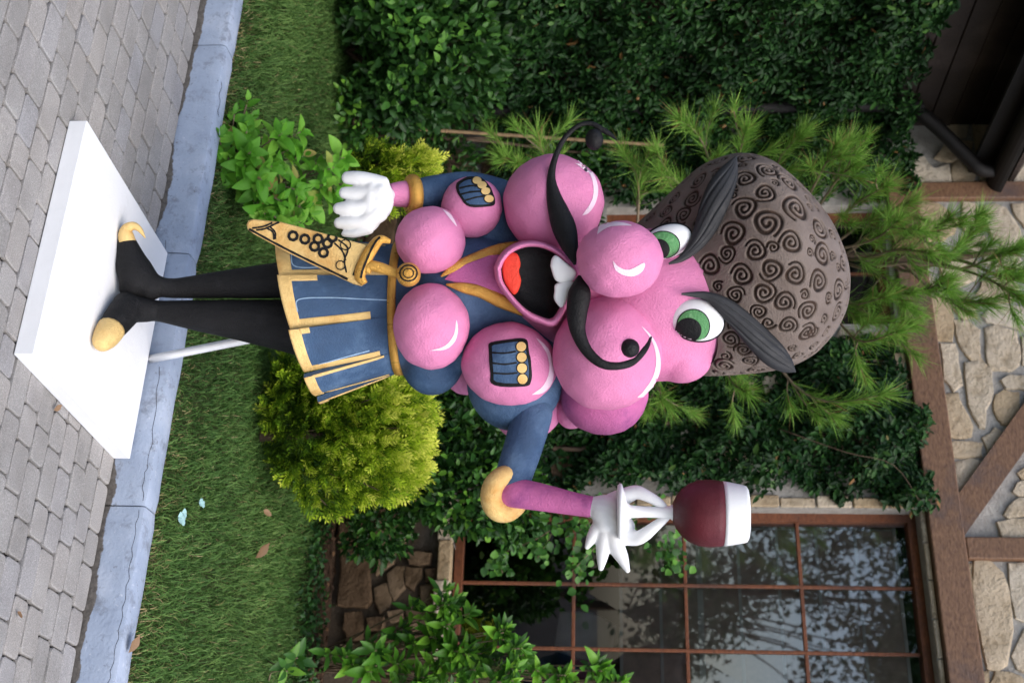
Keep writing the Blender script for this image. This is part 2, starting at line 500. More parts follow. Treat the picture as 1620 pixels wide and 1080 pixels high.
MT['twig'] = paintmat('grey_twig', (0.20, 0.15, 0.10), 0.85, 0.3, 30, bd=0.002, bs=80)
MT['soil'] = paintmat('bed_soil', (0.045, 0.028, 0.018), 0.95, 0.45, 14, bd=0.02, bs=25, spec=0.1, lump=0.02)
MT['turf'] = paintmat('turf_soil', (0.035, 0.045, 0.016), 0.95, 0.4, 14, bd=0.02, bs=30, spec=0.1, lump=0.02)
MT['sand'] = paintmat('joint_sand', (0.024, 0.020, 0.018), 0.95, 0.4, 20, bd=0.003, bs=200, spec=0.1)
MT['petal'] = paintmat('pale_blue_petal', (0.45, 0.72, 0.72), 0.5, 0.1, lump=0)

def pavermat():
    m, t, N, L, B = nodes_of('concrete_paver')
    oi = N.new('ShaderNodeObjectInfo')
    r = ramp(N, L, oi.outputs['Random'], [(0, (0.265, 0.257, 0.248)), (0.35, (0.30, 0.293, 0.286)), (0.7, (0.318, 0.303, 0.288)), (1, (0.285, 0.284, 0.292))])
    tc = N.new('ShaderNodeTexCoord'); geo = N.new('ShaderNodeNewGeometry')
    n = noise(N, L, 5, 5, 0.6, geo.outputs['Position'])
    rr = ramp(N, L, n.outputs[0], [(0.3, (0.82, 0.81, 0.80)), (0.7, (1.12, 1.12, 1.12))])
    c = mixc(N, L, r.outputs[0], rr.outputs[0], 1.0, 'MULTIPLY')
    sp = noise(N, L, 260, 3, 0.7, geo.outputs['Position'])
    r3 = ramp(N, L, sp.outputs[0], [(0.30, (0.62, 0.62, 0.62)), (0.5, (1, 1, 1)), (0.60, (1.05, 1.05, 1.05)), (0.70, (1.7, 1.7, 1.7))])
    L.new(mixc(N, L, c, r3.outputs[0], 1.0, 'MULTIPLY'), B.inputs['Base Color'])
    B.inputs['Roughness'].default_value = 0.85
    B.inputs['Specular IOR Level'].default_value = 0.15
    p = bump(N, L, B, sp.outputs[0], 0.0025)
    bump(N, L, B, noise(N, L, 40, 3, 0.6, geo.outputs['Position']).outputs[0], 0.004, 0.6, p)
    return m
MT['paver'] = pavermat()
def kerbmat():
    m, t, N, L, B = nodes_of('painted_kerb')
    geo = N.new('ShaderNodeNewGeometry')
    pos = geo.outputs['Position']
    n = noise(N, L, 4.5, 6, 0.62, pos)
    n9 = noise(N, L, 40, 6, 0.75, pos)
    r = ramp(N, L, n.outputs[0], [(0.3, (0.26, 0.315, 0.42)), (0.5, (0.32, 0.38, 0.49)), (0.7, (0.41, 0.465, 0.57))])
    n2 = noise(N, L, 13, 7, 0.7, pos)
    r2 = ramp(N, L, n2.outputs[0], [(0.53, (0, 0, 0)), (0.66, (0.75, 0.75, 0.75))])
    c = mixc(N, L, r.outputs[0], (0.17, 0.19, 0.23), r2.outputs[0])
    r9 = ramp(N, L, n9.outputs[0], [(0.60, (0, 0, 0)), (0.68, (0.8, 0.8, 0.8))])
    c = mixc(N, L, c, (0.14, 0.145, 0.16), r9.outputs[0])
    r8 = ramp(N, L, n9.outputs[0], [(0.30, (0.6, 0.6, 0.6)), (0.38, (0, 0, 0))])
    c = mixc(N, L, c, (0.62, 0.66, 0.72), r8.outputs[0])
    # bare dirty concrete where the paint stops short of the paving
    sx = N.new('ShaderNodeSeparateXYZ'); L.new(pos, sx.inputs[0])
    n3 = noise(N, L, 2.3, 7, 0.62, pos)
    ma = N.new('ShaderNodeMath'); ma.operation = 'MULTIPLY_ADD'
    L.new(n3.outputs[0], ma.inputs[0]); ma.inputs[1].default_value = -0.16; L.new(sx.outputs[2], ma.inputs[2])
    r4 = ramp(N, L, ma.outputs[0], [(0.0, (1, 1, 1)), (0.004, (0, 0, 0))])
    r4.color_ramp.interpolation = 'LINEAR'
    ad = N.new('ShaderNodeMath'); ad.operation = 'ADD'; ad.inputs[1].default_value = 0.076
    L.new(ma.outputs[0], ad.inputs[0]); L.new(ad.outputs[0], r4.inputs[0])
    n5 = noise(N, L, 60, 4, 0.7, pos)
    conc = ramp(N, L, n5.outputs[0], [(0.3, (0.07, 0.062, 0.056)), (0.7, (0.17, 0.155, 0.14))])
    c = mixc(N, L, c, conc.outputs[0], r4.outputs[0])
    L.new(c, B.inputs['Base Color'])
    B.inputs['Roughness'].default_value = 0.55
    B.inputs['Specular IOR Level'].default_value = 0.3
    p = bump(N, L, B, noise(N, L, 90, 4, 0.6, pos).outputs[0], 0.002)
    bump(N, L, B, n.outputs[0], 0.012, 0.6, p)
    return m
MT['kerb'] = kerbmat()
def glassmat():
    m, t, N, L, B = nodes_of('window_glass')
    N.remove(B)
    fr = N.new('ShaderNodeFresnel'); fr.inputs[0].default_value = 2.8
    tr = N.new('ShaderNodeBsdfTransparent'); tr.inputs[0].default_value = (0.97, 0.98, 0.97, 1)
    gl = N.new('ShaderNodeBsdfGlossy'); gl.inputs['Roughness'].default_value = 0.015
    nb = noise(N, L, 2.5, 1)
    b = N.new('ShaderNodeBump'); b.inputs['Distance'].default_value = 0.004; b.inputs['Strength'].default_value = 0.06
    L.new(nb.outputs[0], b.inputs['Height']); L.new(b.outputs[0], gl.inputs['Normal'])
    mx = N.new('ShaderNodeMixShader')
    L.new(fr.outputs[0], mx.inputs[0]); L.new(tr.outputs[0], mx.inputs[1]); L.new(gl.outputs[0], mx.inputs[2])
    L.new(mx.outputs[0], N['Material Output'].inputs[0])
    return m
MT['glass'] = glassmat()

# ------------------------------------------------------------------ the setting
# paving: a sheet of joint sand to the horizon with the pavers bedded in it
def sheet(name, fn, a0, a1, b0, b1, z, mat, nx=1, ny=1):
    V, Fc = [], []
    for j in range(ny + 1):
        for i in range(nx + 1):
            V.append(fn(a0 + (a1 - a0) * i / nx, b0 + (b1 - b0) * j / ny, z))
    for j in range(ny):
        for i in range(nx):
            a = j * (nx + 1) + i
            Fc.append((a, a + 1, a + nx + 2, a + nx + 1))
    return tag(obj(name, V, Fc, mat), kind='structure')
paving = sheet('paving', K, -150, 150, -300, 0.06, -0.016, MT['sand'])
def paver_mesh(ln, wd, seed):
    r = random.Random(seed)
    c = 0.013
    hx, hy = ln / 2, wd / 2
    def ring(ins, z, cc):
        a, b = hx - ins, hy - ins
        P = []
        for sx, sy in ((1, 1), (-1, 1), (-1, -1), (1, -1)):
            q = [(sx * a, sy * (b - cc)), (sx * (a - cc * 0.35), sy * (b - cc * 0.3)), (sx * (a - cc * 1.1), sy * b)]
            if sx * sy < 0: q.reverse()
            P += q
        return [(x + r.uniform(-.0008, .0008), y + r.uniform(-.0008, .0008), z) for x, y in P]
    V = ring(0, -0.03, c) + ring(0, -0.008, c) + ring(0.0008, -0.002, c) + ring(0.0045, 0, c)
    n = 12
    Fc = [(k * n + i, k * n + (i + 1) % n, (k + 1) * n + (i + 1) % n, (k + 1) * n + i) for k in range(3) for i in range(n)]
    Fc.append(tuple(3 * n + i for i in range(n)))
    return new_mesh('paver', V, Fc, MT['paver'])
WD = 0.096
LN = (0.110, 0.142, 0.168)
pmesh = {(l, q): paver_mesh(l - 0.0055, WD - 0.0055, hash((l, q)) % 999) for l in LN for q in range(3)}
cands = []
for row in range(24):
    dc = -0.008 - WD * (row + 0.5)
    s = -3.3 + R.uniform(0, 0.15)
    prev = 0
    while s < 2.6:
        l = R.choice(LN[:1] + LN[2:] + LN) if prev != LN[0] else R.choice(LN[1:])
        prev = l
        cands.append((s + l / 2, dc, l)); s += l
def uv_of(p):
    d = p - CAMP
    fy = d.y * ct - d.z * st
    vz = d.y * st + d.z * ct
    return (540 + F * d.x / fy, 810 + F * vz / fy, fy)
def score(c):
    u, v, y = uv_of(K(c[0], c[1], 0))
    out = max(0, -40 - u, u - 1120) + max(0, -30 - v)
    return out * 10 + y
cands.sort(key=score)
restV = []
for i, (s, d, l) in enumerate(cands):
    p = K(s, d, R.uniform(-0.0028, 0.0028))
    mw = Matrix.Translation(p) @ Matrix.Rotation(-AL + R.uniform(-.012, .012), 4, 'Z') @ Matrix.Rotation(R.uniform(-.008, .008), 4, 'X') @ Matrix.Rotation(R.uniform(-.006, .006), 4, 'Y')
    me = pmesh[(l, R.randrange(3))]
    if i < 300:
        place('paver', me, paving, mw)
    else:
        restV.append([tuple(mw @ v.co) for v in me.vertices])
n12 = 12
PF = [(k * n12 + i, k * n12 + (i + 1) % n12, (k + 1) * n12 + (i + 1) % n12, (k + 1) * n12 + i) for k in range(3) for i in range(n12)] + [tuple(36 + i for i in range(12))]
tag(bulk('paver_field', np.array(restV), PF, MT['paver'], paving), kind='stuff')

# kerb: painted concrete stones about a metre long
kerb = tag(obj('kerb', *box_vf(K, -60, 60, 0.012, 0.10, -0.2, 0.02), MT['sand']), kind='structure')
def kerb_stone(s0, s1):
    prof = [(0.000, -0.05), (0.001, 0.03), (0.003, 0.085), (0.005, 0.118), (0.009, 0.127), (0.018, 0.131), (0.066, 0.135), (0.097, 0.134), (0.110, 0.126), (0.114, 0.105), (0.116, -0.05)]
    n = max(6, int((s1 - s0) / 0.05))
    V, Fc = [], []
    for i in range(n + 1):
        s = s0 + 0.0025 + (s1 - s0 - 0.005) * i / n
        e = 0.004 if i in (0, n) else 0
        for j, (d, z) in enumerate(prof):
            wob = 0.0012 * sin(s * 9 + j) + 0.0010 * sin(s * 23 + 2 * j)
            V.append(K(s, d + wob * (0.8 if z > 0 else 0) + e * (1 if d < .05 else -1), z - e * (z > 0.1) + (wob * 0.8 if z > 0.1 else 0)))
    m = len(prof)
    for i in range(n):
        for j in range(m - 1):
            a = i * m + j
            Fc.append((a, a + m, a + m + 1, a + 1))
    Fc.append(tuple(range(m))); Fc.append(tuple(n * m + j for j in range(m - 1, -1, -1)))
    return obj('kerb_stone', V, Fc, MT['kerb'], kerb, True)
kst = []
for k in range(-5, 4):
    o = kerb_stone(k * 0.965, (k + 1) * 0.965)
    o.data.set_sharp_from_angle(angle=radians(35))
    kst.append(o)
kb = bvh_of(*kst)
for q in (((252, 580), (247, 640), (240, 700), (232, 740), (227, 760), (226, 792)), ((220, 806), (214, 840), (208, 880), (203, 915), (197, 950), (191, 985), (184, 1020), (176, 1060), (172, 1080)), ((262, 380), (258, 420), (262, 450)), ((350, 130), (347, 160), (345, 185))):
    stroke('hairline_crack', kb, [(y, x + 1.6 * sin(i_ * 2.3)) for i_, (x, y) in enumerate([tuple((np.array(a) * (1 - f) + np.array(b) * f)) for a, b in zip(q[:-1], q[1:]) for f in (0, .33, .66)] + [q[-1]])], 0.7, MT['sand'], kerb, .0006, n=3)

# lawn behind the kerb and the planting bed along the wall
def lawn_z(s, d): return 0.105 + 0.012 * sin(s * 2.1 + d) + 0.008 * sin(d * 5 + s * 3)
V, Fc = [], []
NXS, NYS = 70, 26
for j in range(NYS + 1):
    for i in range(NXS + 1):
        s = -6 + 12 * i / NXS; d = 0.10 + 4.5 * j / NYS
        V.append(K(s, d, lawn_z(s, d) + R.uniform(-.004, .004)))
for j in range(NYS):
    for i in range(NXS):
        a = j * (NXS + 1) + i
        Fc.append((a, a + 1, a + NXS + 2, a + NXS + 1))
lawn = tag(obj('lawn', V, Fc, MT['turf'], None, True), kind='structure')
sheet('ground', lambda a, b, z: Vector((a, b, z)), -300, 300, -300, 300, -0.25, MT['soil'])
# wall line in kerb coordinates
_w0 = W(0, 0); WALL_D = -((_w0.x - 0.537) * NX + (_w0.y - 3.949) * NY)
V, Fc = [], []
for j in range(9):
    for i in range(61):
        s = -6 + 12 * i / 60
        d = WALL_D - 0.62 + 0.66 * j / 8 + (0.06 * sin(s * 3.1) + .05 * sin(s * 7.7)) * (j < 2)
        V.append(K(s, d, lawn_z(s, d) + (0.004 + 0.02 * min(1, j / 4)) + R.uniform(-.012, .012)))
for j in range(8):
    for i in range(60):
        a = j * 61 + i
        Fc.append((a, a + 1, a + 62, a + 61))
bed = tag(obj('planting_bed', V, Fc, MT['soil'], None, True), kind='structure')

# ------------------------------------------------------------------ the building
bld = thing('building', 'stone building with brown timber beams, a paned window and dark eaves behind the statue', 'building', W(-1.0, 0))
wins = [(-0.585, 1.32, 0.80, 3.375), (-2.58, -1.74, 1.66, 3.375)]
sb = sorted({-3.2, 3.5, *[w[0] for w in wins], *[w[1] for w in wins]})
zb = sorted({-0.2, 5.2, *[w[2] for w in wins], *[w[3] for w in wins]})
V, Fc = [], []
def quad(*p):
    n = len(V); V.extend(p); Fc.append((n, n + 1, n + 2, n + 3))
for i in range(len(sb) - 1):
    for j in range(len(zb) - 1):
        sc, zc = (sb[i] + sb[i + 1]) / 2, (zb[j] + zb[j + 1]) / 2
        if any(w[0] < sc < w[1] and w[2] < zc < w[3] for w in wins): continue
        quad(W(sb[i], zb[j]), W(sb[i + 1], zb[j]), W(sb[i + 1], zb[j + 1]), W(sb[i], zb[j + 1]))
RV = -0.14
for a, b, c, d in wins:
    quad(W(a, c), W(a, c, RV - .1), W(a, d, RV - .1), W(a, d)); quad(W(b, c), W(b, d), W(b, d, RV - .1), W(b, c, RV - .1))
    quad(W(a, c), W(b, c), W(b, c, RV - .1), W(a, c, RV - .1)); quad(W(a, d), W(a, d, RV - .1), W(b, d, RV - .1), W(b, d))
wall = obj('wall', V, Fc, MT['mortar'], bld)
def stone(poly, depth, mat, seed=0):
    r = random.Random(seed)
    cx = sum(p[0] for p in poly) / len(poly); cz = sum(p[1] for p in poly) / len(poly)
    P = []
    for i in range(len(poly)):
        a, b = poly[i], poly[(i + 1) % len(poly)]
        P.append(a)
        if math.dist(a, b) > 0.07: P.append(((a[0] + b[0]) / 2 + r.uniform(-.008, .008), (a[1] + b[1]) / 2 + r.uniform(-.008, .008)))
    V, n = [], len(P)
    for sc, dp in ((1.11, 0.0), (1.10, 0.6), (1.05, 0.93), (0.92, 1.0), (0.5, 1.0)):
        for x, z in P:
            k = sc + r.uniform(-.012, .012)
            V.append(W(cx + (x - cx) * k, cz + (z - cz) * k, depth * dp * (1 + (r.uniform(-.12, .12) if dp > .6 else 0)) - (0.01 if dp == 0 else 0)))
    V.append(W(cx + r.uniform(-.01, .01), cz, depth * r.uniform(.95, 1.05)))
    Fc = [(k * n + i, k * n + (i + 1) % n, (k + 1) * n + (i + 1) % n, (k + 1) * n + i) for k in range(4) for i in range(n)]
    Fc += [(4 * n + i, 4 * n + (i + 1) % n, 5 * n) for i in range(n)]
    o = obj('stone', V, Fc, mat, wall, True)
    o.data.set_sharp_from_angle(angle=radians(38))
    return o
def stones(x0, y0, sc, polys, mat, depth=0.016):
    f = cr(x0, y0, sc)
    for q in polys:
        rough_ = mat is MT['lowstone']
        stone([w_of(*f(p[0] + (R.uniform(-9, 9) if rough_ else 0), p[1] + (R.uniform(-9, 9) if rough_ else 0)), depth * .8) for p in q], depth * R.uniform(.6, 1.4) if rough_ else depth * R.uniform(.8, 1.25), mat, R.random())
stones(1420, 300, 3.855, [
    [(130, 85), (250, 92), (330, 150), (370, 200), (340, 260), (280, 300), (190, 305), (150, 240), (120, 160)],
    [(400, 78), (480, 90), (510, 150), (525, 230), (490, 265), (420, 260), (390, 180)],
    [(525, 110), (600, 95), (660, 120), (720, 200), (755, 300), (735, 365), (650, 340), (580, 290), (550, 200)],
    [(700, 90), (790, 80), (860, 130), (850, 230), (780, 230), (730, 170)],
    [(410, 300), (530, 285), (550, 330), (500, 385), (420, 370)],
    [(560, 330), (640, 360), (740, 390), (760, 480), (640, 500), (530, 440)],
    [(190, 660), (260, 640), (320, 680), (335, 760), (330, 910), (220, 900), (205, 780)],
    [(330, 650), (420, 640), (470, 720), (480, 770), (400, 790), (350, 730)],
    [(345, 800), (430, 800), (500, 860), (500, 960), (505, 1030), (450, 1035), (390, 960), (360, 880)],
    [(530, 770), (620, 700), (771, 720), (850, 760), (840, 870), (771, 860), (650, 820), (560, 805)],
    [(540, 850), (600, 830), (720, 870), (740, 960), (735, 1060), (690, 1095), (570, 1090), (545, 980)],
    [(600, 540), (700, 550), (735, 600), (680, 680), (600, 690), (490, 630), (520, 560)],
    [(745, 655), (800, 640), (860, 660), (850, 700), (771, 700)],
    [(160, 480), (230, 560), (250, 610), (190, 650), (155, 600)],
    [(280, 420), (380, 400), (480, 440), (470, 540), (360, 590), (270, 530)],
    [(265, 945), (350, 945), (370, 1050), (395, 1180), (340, 1222), (285, 1150)],
    [(760, 900), (850, 890), (860, 1060), (765, 1060)],
    [(140, 320), (260, 340), (300, 400), (240, 440), (150, 420)],
], MT['stone'])
stones(1420, 560, 4.155, [
    [(450, 70), (550, 45), (615, 120), (625, 250), (580, 360), (575, 470), (540, 460), (470, 330), (455, 200)],
    [(445, 0), (545, 0), (545, 25), (480, 38)],
    [(685, 170), (740, 135), (831, 140), (900, 170), (880, 240), (720, 225)],
    [(650, 270), (700, 240), (795, 255), (795, 360), (740, 460), (690, 450), (640, 370)],
    [(300, 275), (400, 265), (430, 350), (490, 470), (480, 530), (400, 545), (330, 530), (315, 400)],
    [(340, 590), (420, 575), (550, 590), (545, 670), (420, 680), (350, 670)],
    [(560, 550), (640, 485), (690, 520), (680, 610), (640, 700), (600, 690), (590, 620)],
    [(385, 720), (480, 695), (590, 740), (585, 850), (540, 930), (480, 1010), (430, 1080), (410, 1000), (390, 860)],
    [(730, 1000), (800, 945), (890, 930), (900, 1060), (740, 1080), (705, 1050)],
    [(760, 905), (790, 845), (880, 800), (890, 915), (800, 930)],
    [(790, 780), (831, 750), (900, 700), (900, 790), (820, 820)],
], MT['stone'])
stones(1420, 820, 4.155, [
    [(510, 300), (600, 290), (690, 380), (730, 490), (750, 720), (715, 930), (660, 975), (590, 950), (560, 820), (520, 640), (500, 450)],
    [(735, 305), (831, 300), (900, 320), (890, 640), (831, 660), (780, 640), (750, 520)],
    [(755, 900), (831, 740), (900, 700), (900, 980), (850, 1010), (790, 980)],
    [(610, 1090), (650, 1005), (740, 1010), (810, 1040), (860, 1100), (820, 1200), (650, 1200)],
    [(660, 25), (760, 0), (900, 0), (900, 130), (690, 130)],
    [(412, 20), (470, 0), (480, 30), (432, 85)],
    [(455, 300), (488, 300), (490, 400), (470, 480)],
    [(565, 1010), (600, 1000), (600, 1100), (585, 1200)],
], MT['stone'])
stones(1380, 0, 3.375, [
    [(190, 860), (280, 840), (330, 900), (400, 880), (415, 980), (300, 990), (200, 985)], [(430, 880), (520, 830), (560, 900), (540, 985), (440, 980)], [(580, 860), (680, 840), (700, 980), (580, 985)],
    [(720, 880), (860, 860), (880, 985), (730, 985)], [(360, 560), (450, 520), (520, 600), (500, 720), (400, 730)], [(540, 620), (660, 600), (680, 760), (560, 800)], [(400, 750), (530, 760), (520, 810), (430, 860), (340, 840)]], MT['stone'])
stones(1220, 280, 2.5725, [
    [(290, 615), (400, 640), (405, 775), (300, 770), (220, 720)],
    [(410, 640), (475, 640), (478, 840), (425, 850), (412, 740)],
    [(484, 640), (530, 605), (535, 700), (484, 700)],
    [(484, 706), (536, 704), (540, 775), (486, 775)],
    [(484, 782), (545, 782), (552, 862), (500, 850)],
], MT['stone'])
stones(500, 800, 3.857, [
    [(150, 240), (250, 230), (310, 280), (320, 400), (330, 560), (290, 610), (190, 600), (140, 580), (160, 400)],
    [(380, 270), (480, 280), (470, 340), (370, 410)],
    [(430, 420), (480, 360), (540, 370), (540, 500), (480, 560), (430, 470)],
    [(550, 370), (640, 380), (645, 430), (590, 510), (552, 470)],
    [(360, 500), (420, 470), (460, 510), (450, 600), (390, 640), (350, 580)],
    [(640, 480), (740, 470), (740, 560), (690, 610), (640, 580)],
    [(560, 290), (700, 300), (690, 360), (570, 350)],
    [(180, 660), (270, 640), (300, 690), (290, 800), (180, 820), (160, 740)],
    [(310, 690), (410, 680), (410, 760), (330, 760)],
    [(440, 640), (540, 620), (540, 700), (450, 710)],
    [(560, 630), (720, 630), (720, 760), (570, 760)],
    [(320, 790), (520, 780), (530, 920), (330, 930)],
    [(550, 790), (730, 790), (720, 960), (560, 960)],
    [(150, 850), (290, 850), (300, 1000), (140, 1010)],
    [(320, 960), (520, 950), (520, 1090), (330, 1090)],
    [(660, 390), (740, 370), (745, 440), (680, 450)],
    [(140, 60), (300, 60), (310, 200), (150, 210)],
    [(340, 80), (520, 70), (530, 240), (360, 240)],
], MT['lowstone'], 0.045)
# plain courses of stone where plants hide most of the wall
for row in range(13):
    z = 0.22 + row * .245
    s = -3.15 + R.uniform(0, .2)
    while s < -0.68:
        w_, h_ = R.uniform(.11, .21), R.uniform(.095, .112)
        c_ = s + w_
        if z < 3.2 and not any(w[0] - w_ - .02 < c_ < w[1] + w_ + .02 and w[2] - .12 < z < w[3] + .1 for w in wins):
            pl = []
            for a in [i * pi / 5 + .3 for i in range(10)]:
                q = (abs(cos(a)) ** 4 + abs(sin(a)) ** 4) ** -.25
                pl.append((c_ + w_ * .93 * cos(a) * q * R.uniform(.86, 1.0), z + h_ * sin(a) * q * R.uniform(.86, 1.0)))
            stone(pl, R.uniform(.02, .035), MT['lowstone'] if z < 1.75 or c_ < -2.6 else MT['stone'], R.random())
        s += 2 * w_ + .012
for row, z in enumerate((.28, .52, 3.72, 3.96, 4.2)):
    s = .62 + .1 * (row % 2)
    while s < 3.2:
        w_, h_ = R.uniform(.11, .21), R.uniform(.095, .112)
        pl = []
        for a in [i * pi / 5 + .3 for i in range(10)]:
            q = (abs(cos(a)) ** 4 + abs(sin(a)) ** 4) ** -.25
            pl.append((s + w_ + w_ * .9 * cos(a) * q * R.uniform(.86, 1.0), z + h_ * sin(a) * q * R.uniform(.86, 1.0)))
        stone(pl, R.uniform(.015, .03), MT['lowstone'] if z < 1 else MT['stone'], R.random())
        s += 2 * w_ + .012
# thin stone course between window head and beam, and the sill
for k in range(9):
    bevelled('stone', W, -0.60 + .21 * k, -0.397 + .21 * k, 3.378, 3.405, 0.0, 0.012 + .004 * (k % 2), MT['stone'], wall, 0.004, 1)
for k, (a, b) in enumerate(((-0.62, -0.36), (-0.355, -0.13), (-0.125, 0.32), (0.325, 0.8), (0.805, 1.34))):
    bevelled('sill_stone', W, a, b, 0.715 + .01 * (k % 2), 0.80, -0.1, 0.07 + .012 * (k % 3), MT['stone'], wall, 0.008, 2)
for k in range(13):
    bevelled('stone', W, -0.655 + .012 * (k % 2), -0.588, 0.82 + .2 * k, 1.012 + .2 * k, 0, 0.014 + .005 * (k % 3), MT['stone'], wall, 0.006, 1)
# timber frame
def beamw(a0, a1, z0, z1, off=0.05, nm='timber_beam'):
    return bevelled(nm, W, a0, a1, z0, z1, -0.05, off, MT['beam'], bld, 0.008, 2)
beamw(-2.76, 2.2, 3.408, 3.590, 0.062)
beamw(-2.722, -2.60, 3.593, 5.0, 0.045)
beamw(-0.417, -0.293, 3.593, 5.0, 0.050)
dV = [W(-0.425 + k, 3.593, o) for o in (-.02, .048) for k in (0, -0.24)] + [W(-0.425 + k - 1.26, 4.593, o) for o in (-.02, .048) for k in (0, -0.24)]
obj('timber_brace', dV, [(0, 1, 3, 2), (4, 6, 7, 5), (0, 2, 6, 4), (1, 5, 7, 3), (2, 3, 7, 6), (0, 4, 5, 1)], MT['beam'], bld)

def window(a, b, c, d, cols, rows, blind):
    fw = 0.045
    V, Fc = join(box_vf(lambda x, y, z: W(x, y, z), a, a + fw, c, d, RV - .05, RV + .05), box_vf(lambda x, y, z: W(x, y, z), b - fw, b, c, d, RV - .05, RV + .05),
                 box_vf(lambda x, y, z: W(x, y, z), a + fw, b - fw, c, c + fw, RV - .05, RV + .05), box_vf(lambda x, y, z: W(x, y, z), a + fw, b - fw, d - fw, d, RV - .05, RV + .05))
    win = obj('window', V, Fc, MT['frame'], bld)
    xs = cols; zs = rows
    for x in xs[1:-1]:
        bevelled('muntin', W, x - .009, x + .009, c + fw, d - fw, RV - .012, RV + .016, MT['frame'], win, 0.003, 1)
    for z in zs[1:-1]:
        for i in range(len(xs) - 1):
            bevelled('muntin', W, xs[i] + .009, xs[i + 1] - .009, z - .010, z + .010, RV - .012, RV + .0145, MT['frame'], win, 0.003, 1)
    for i in range(len(xs) - 1):
        for j in range(len(zs) - 1):
            tw, tv = R.uniform(-.002, .002), R.uniform(-.002, .002)
            x0, x1, z0, z1 = xs[i], xs[i + 1], zs[j], zs[j + 1]
            obj('pane', [W(x0, z0, RV - tw), W(x1, z0, RV + tw + tv), W(x1, z1, RV + tv), W(x0, z1, RV - tv)], [(0, 1, 2, 3)], MT['glass'], win)
    # room behind
    Vr, Fr = box_vf(W, a - .3, b + .3, c - .9, d + .3, -2.2, RV - .11)
    Fr = [f for f in Fr if f != (4, 5, 7, 6)]
    obj('room', Vr, Fr, MT['room'], win)
    if blind:
        zt, zb_ = d - .10, 1.735
        n = 7
        Vb, Fb = [], []
        for i in range(n * 6 + 1):
            t = i / (n * 6); z = zb_ + (zt - zb_) * t
            o = RV - 0.062 - 0.008 * abs(sin(pi * t * n)) 
            Vb += [W(a + .005, z, o), W((a + b) / 2, z, o - .004), W(b - .005, z, o)]
        for i in range(n * 6):
            for k in (0, 1): Fb.append((i * 3 + k, i * 3 + k + 1, i * 3 + k + 4, i * 3 + k + 3))
        bl = obj('blind', Vb, Fb, MT['blind'], win, True)
        for i in range(n + 1):
            z = zb_ + (zt - zb_) * i / n
            hh = .009 if i != 2 else .016
            bevelled('blind_batten', W, a + .01, b - .01, z - hh, z + hh, RV - .060, RV - .0535, MT['batten'], win, 0)
        obj('ceiling_track', *box_vf(W, a + .055, a + .062, 1.75, d - .1, RV - .059, RV - .054), MT['batten'], win)
        # pale furniture just inside, below the blind
        obj('chair_back', *sweep_vf([(*W(-0.06, 1.36, -.75), .12), (*W(-0.03, 1.55, -.75), .14), (*W(0.0, 1.70, -.75), .10)], flat=.25), MT['batten'], win, True)
w0 = wins[0]
window(*w0, [-0.585, -0.175, 0.185, 0.55, 0.915, 1.32], [0.80, 1.47, 2.09, 2.725, 3.375], True)
w1 = wins[1]
window(*w1, [w1[0], -2.16, w1[1]], [w1[2], 2.3, 2.85, w1[3]], False)

# the wing that comes forward on the left, its eaves, gutter and downpipe
WS = -3.2
obj('wing_wall', *box_vf(W, WS - .3, WS, -0.2, 5.0, 0.0, 3.6), MT['shadewall'], bld)
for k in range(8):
    bevelled('wall_board', W, WS - .02, WS + .02 + .004 * (k % 3), 3.0 + .145 * k, 3.14 + .145 * k, .01, 3.6, MT['soffit'], bld, 0.004, 1)  # dark-stained wood, coloured darker still for the eave shade
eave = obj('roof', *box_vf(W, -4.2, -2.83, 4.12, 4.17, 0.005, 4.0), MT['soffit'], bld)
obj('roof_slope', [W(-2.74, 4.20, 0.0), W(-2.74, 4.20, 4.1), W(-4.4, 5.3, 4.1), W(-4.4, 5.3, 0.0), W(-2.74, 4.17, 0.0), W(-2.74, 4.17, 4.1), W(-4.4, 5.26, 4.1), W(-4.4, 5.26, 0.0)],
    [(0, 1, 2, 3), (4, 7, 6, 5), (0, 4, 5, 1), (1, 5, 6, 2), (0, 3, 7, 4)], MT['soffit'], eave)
bevelled('fascia', W, -2.83, -2.80, 3.93, 4.19, 0.02, 4.0, MT['gutter'], eave, 0.004, 1)
V, Fc = [], []
for j, off in enumerate((0.03, 4.0)):
    for k in range(11):
        a = pi * k / 10
        for r_ in (0.078, 0.072):
            V.append(W(-2.715 - r_ * cos(a), 4.10 - r_ * sin(a), off))
for k in range(10):
    a = k * 2
    Fc += [(a, a + 2, a + 24, a + 22), (a + 1, a + 23, a + 25, a + 3)]
    Fc += [(a, a + 1, a + 3, a + 2)]
Fc += [(0, 22, 23, 1), (20, 21, 43, 42)]
Fc.append(tuple(range(0, 22, 2)))
gut = obj('gutter', V, Fc, MT['gutter'], eave)
for off in (0.5, 1.1, 1.7):
    bevelled('gutter_bracket', W, -2.80, -2.63, 4.10, 4.115, off, off + .03, MT['gutter'], eave, 0.002, 1)
pts = [(*W(-2.72, 4.05, .16), .045), (*W(-2.73, 3.95, .17), .045), (*W(-2.80, 3.88, .19), .045), (*W(-2.95, 3.74, .24), .045), (*W(-3.08, 3.60, .28), .045), (*W(-3.13, 3.50, .29), .045), (*W(-3.13, 2.5, .29), .045), (*W(-3.13, .1, .29), .045)]
sweep('downpipe', pts, MT['gutter'], eave, n=5, sides=12)

# ------------------------------------------------------------------ the statue
BZ = 0.058
sta = thing('statue', 'pink grape-bunch soldier statue with curled moustache, fur hat and wine glass on a white board', 'statue', K(-0.72, -0.41, 0))
# board: painted panel standing on the paving, its back edge along the kerb
bevelled('base_board', lambda a, b, c: K(a, b, c), -0.95, -0.155, -0.805, -0.018, 0.001, BZ, MT['board'], sta, 0.003, 2)

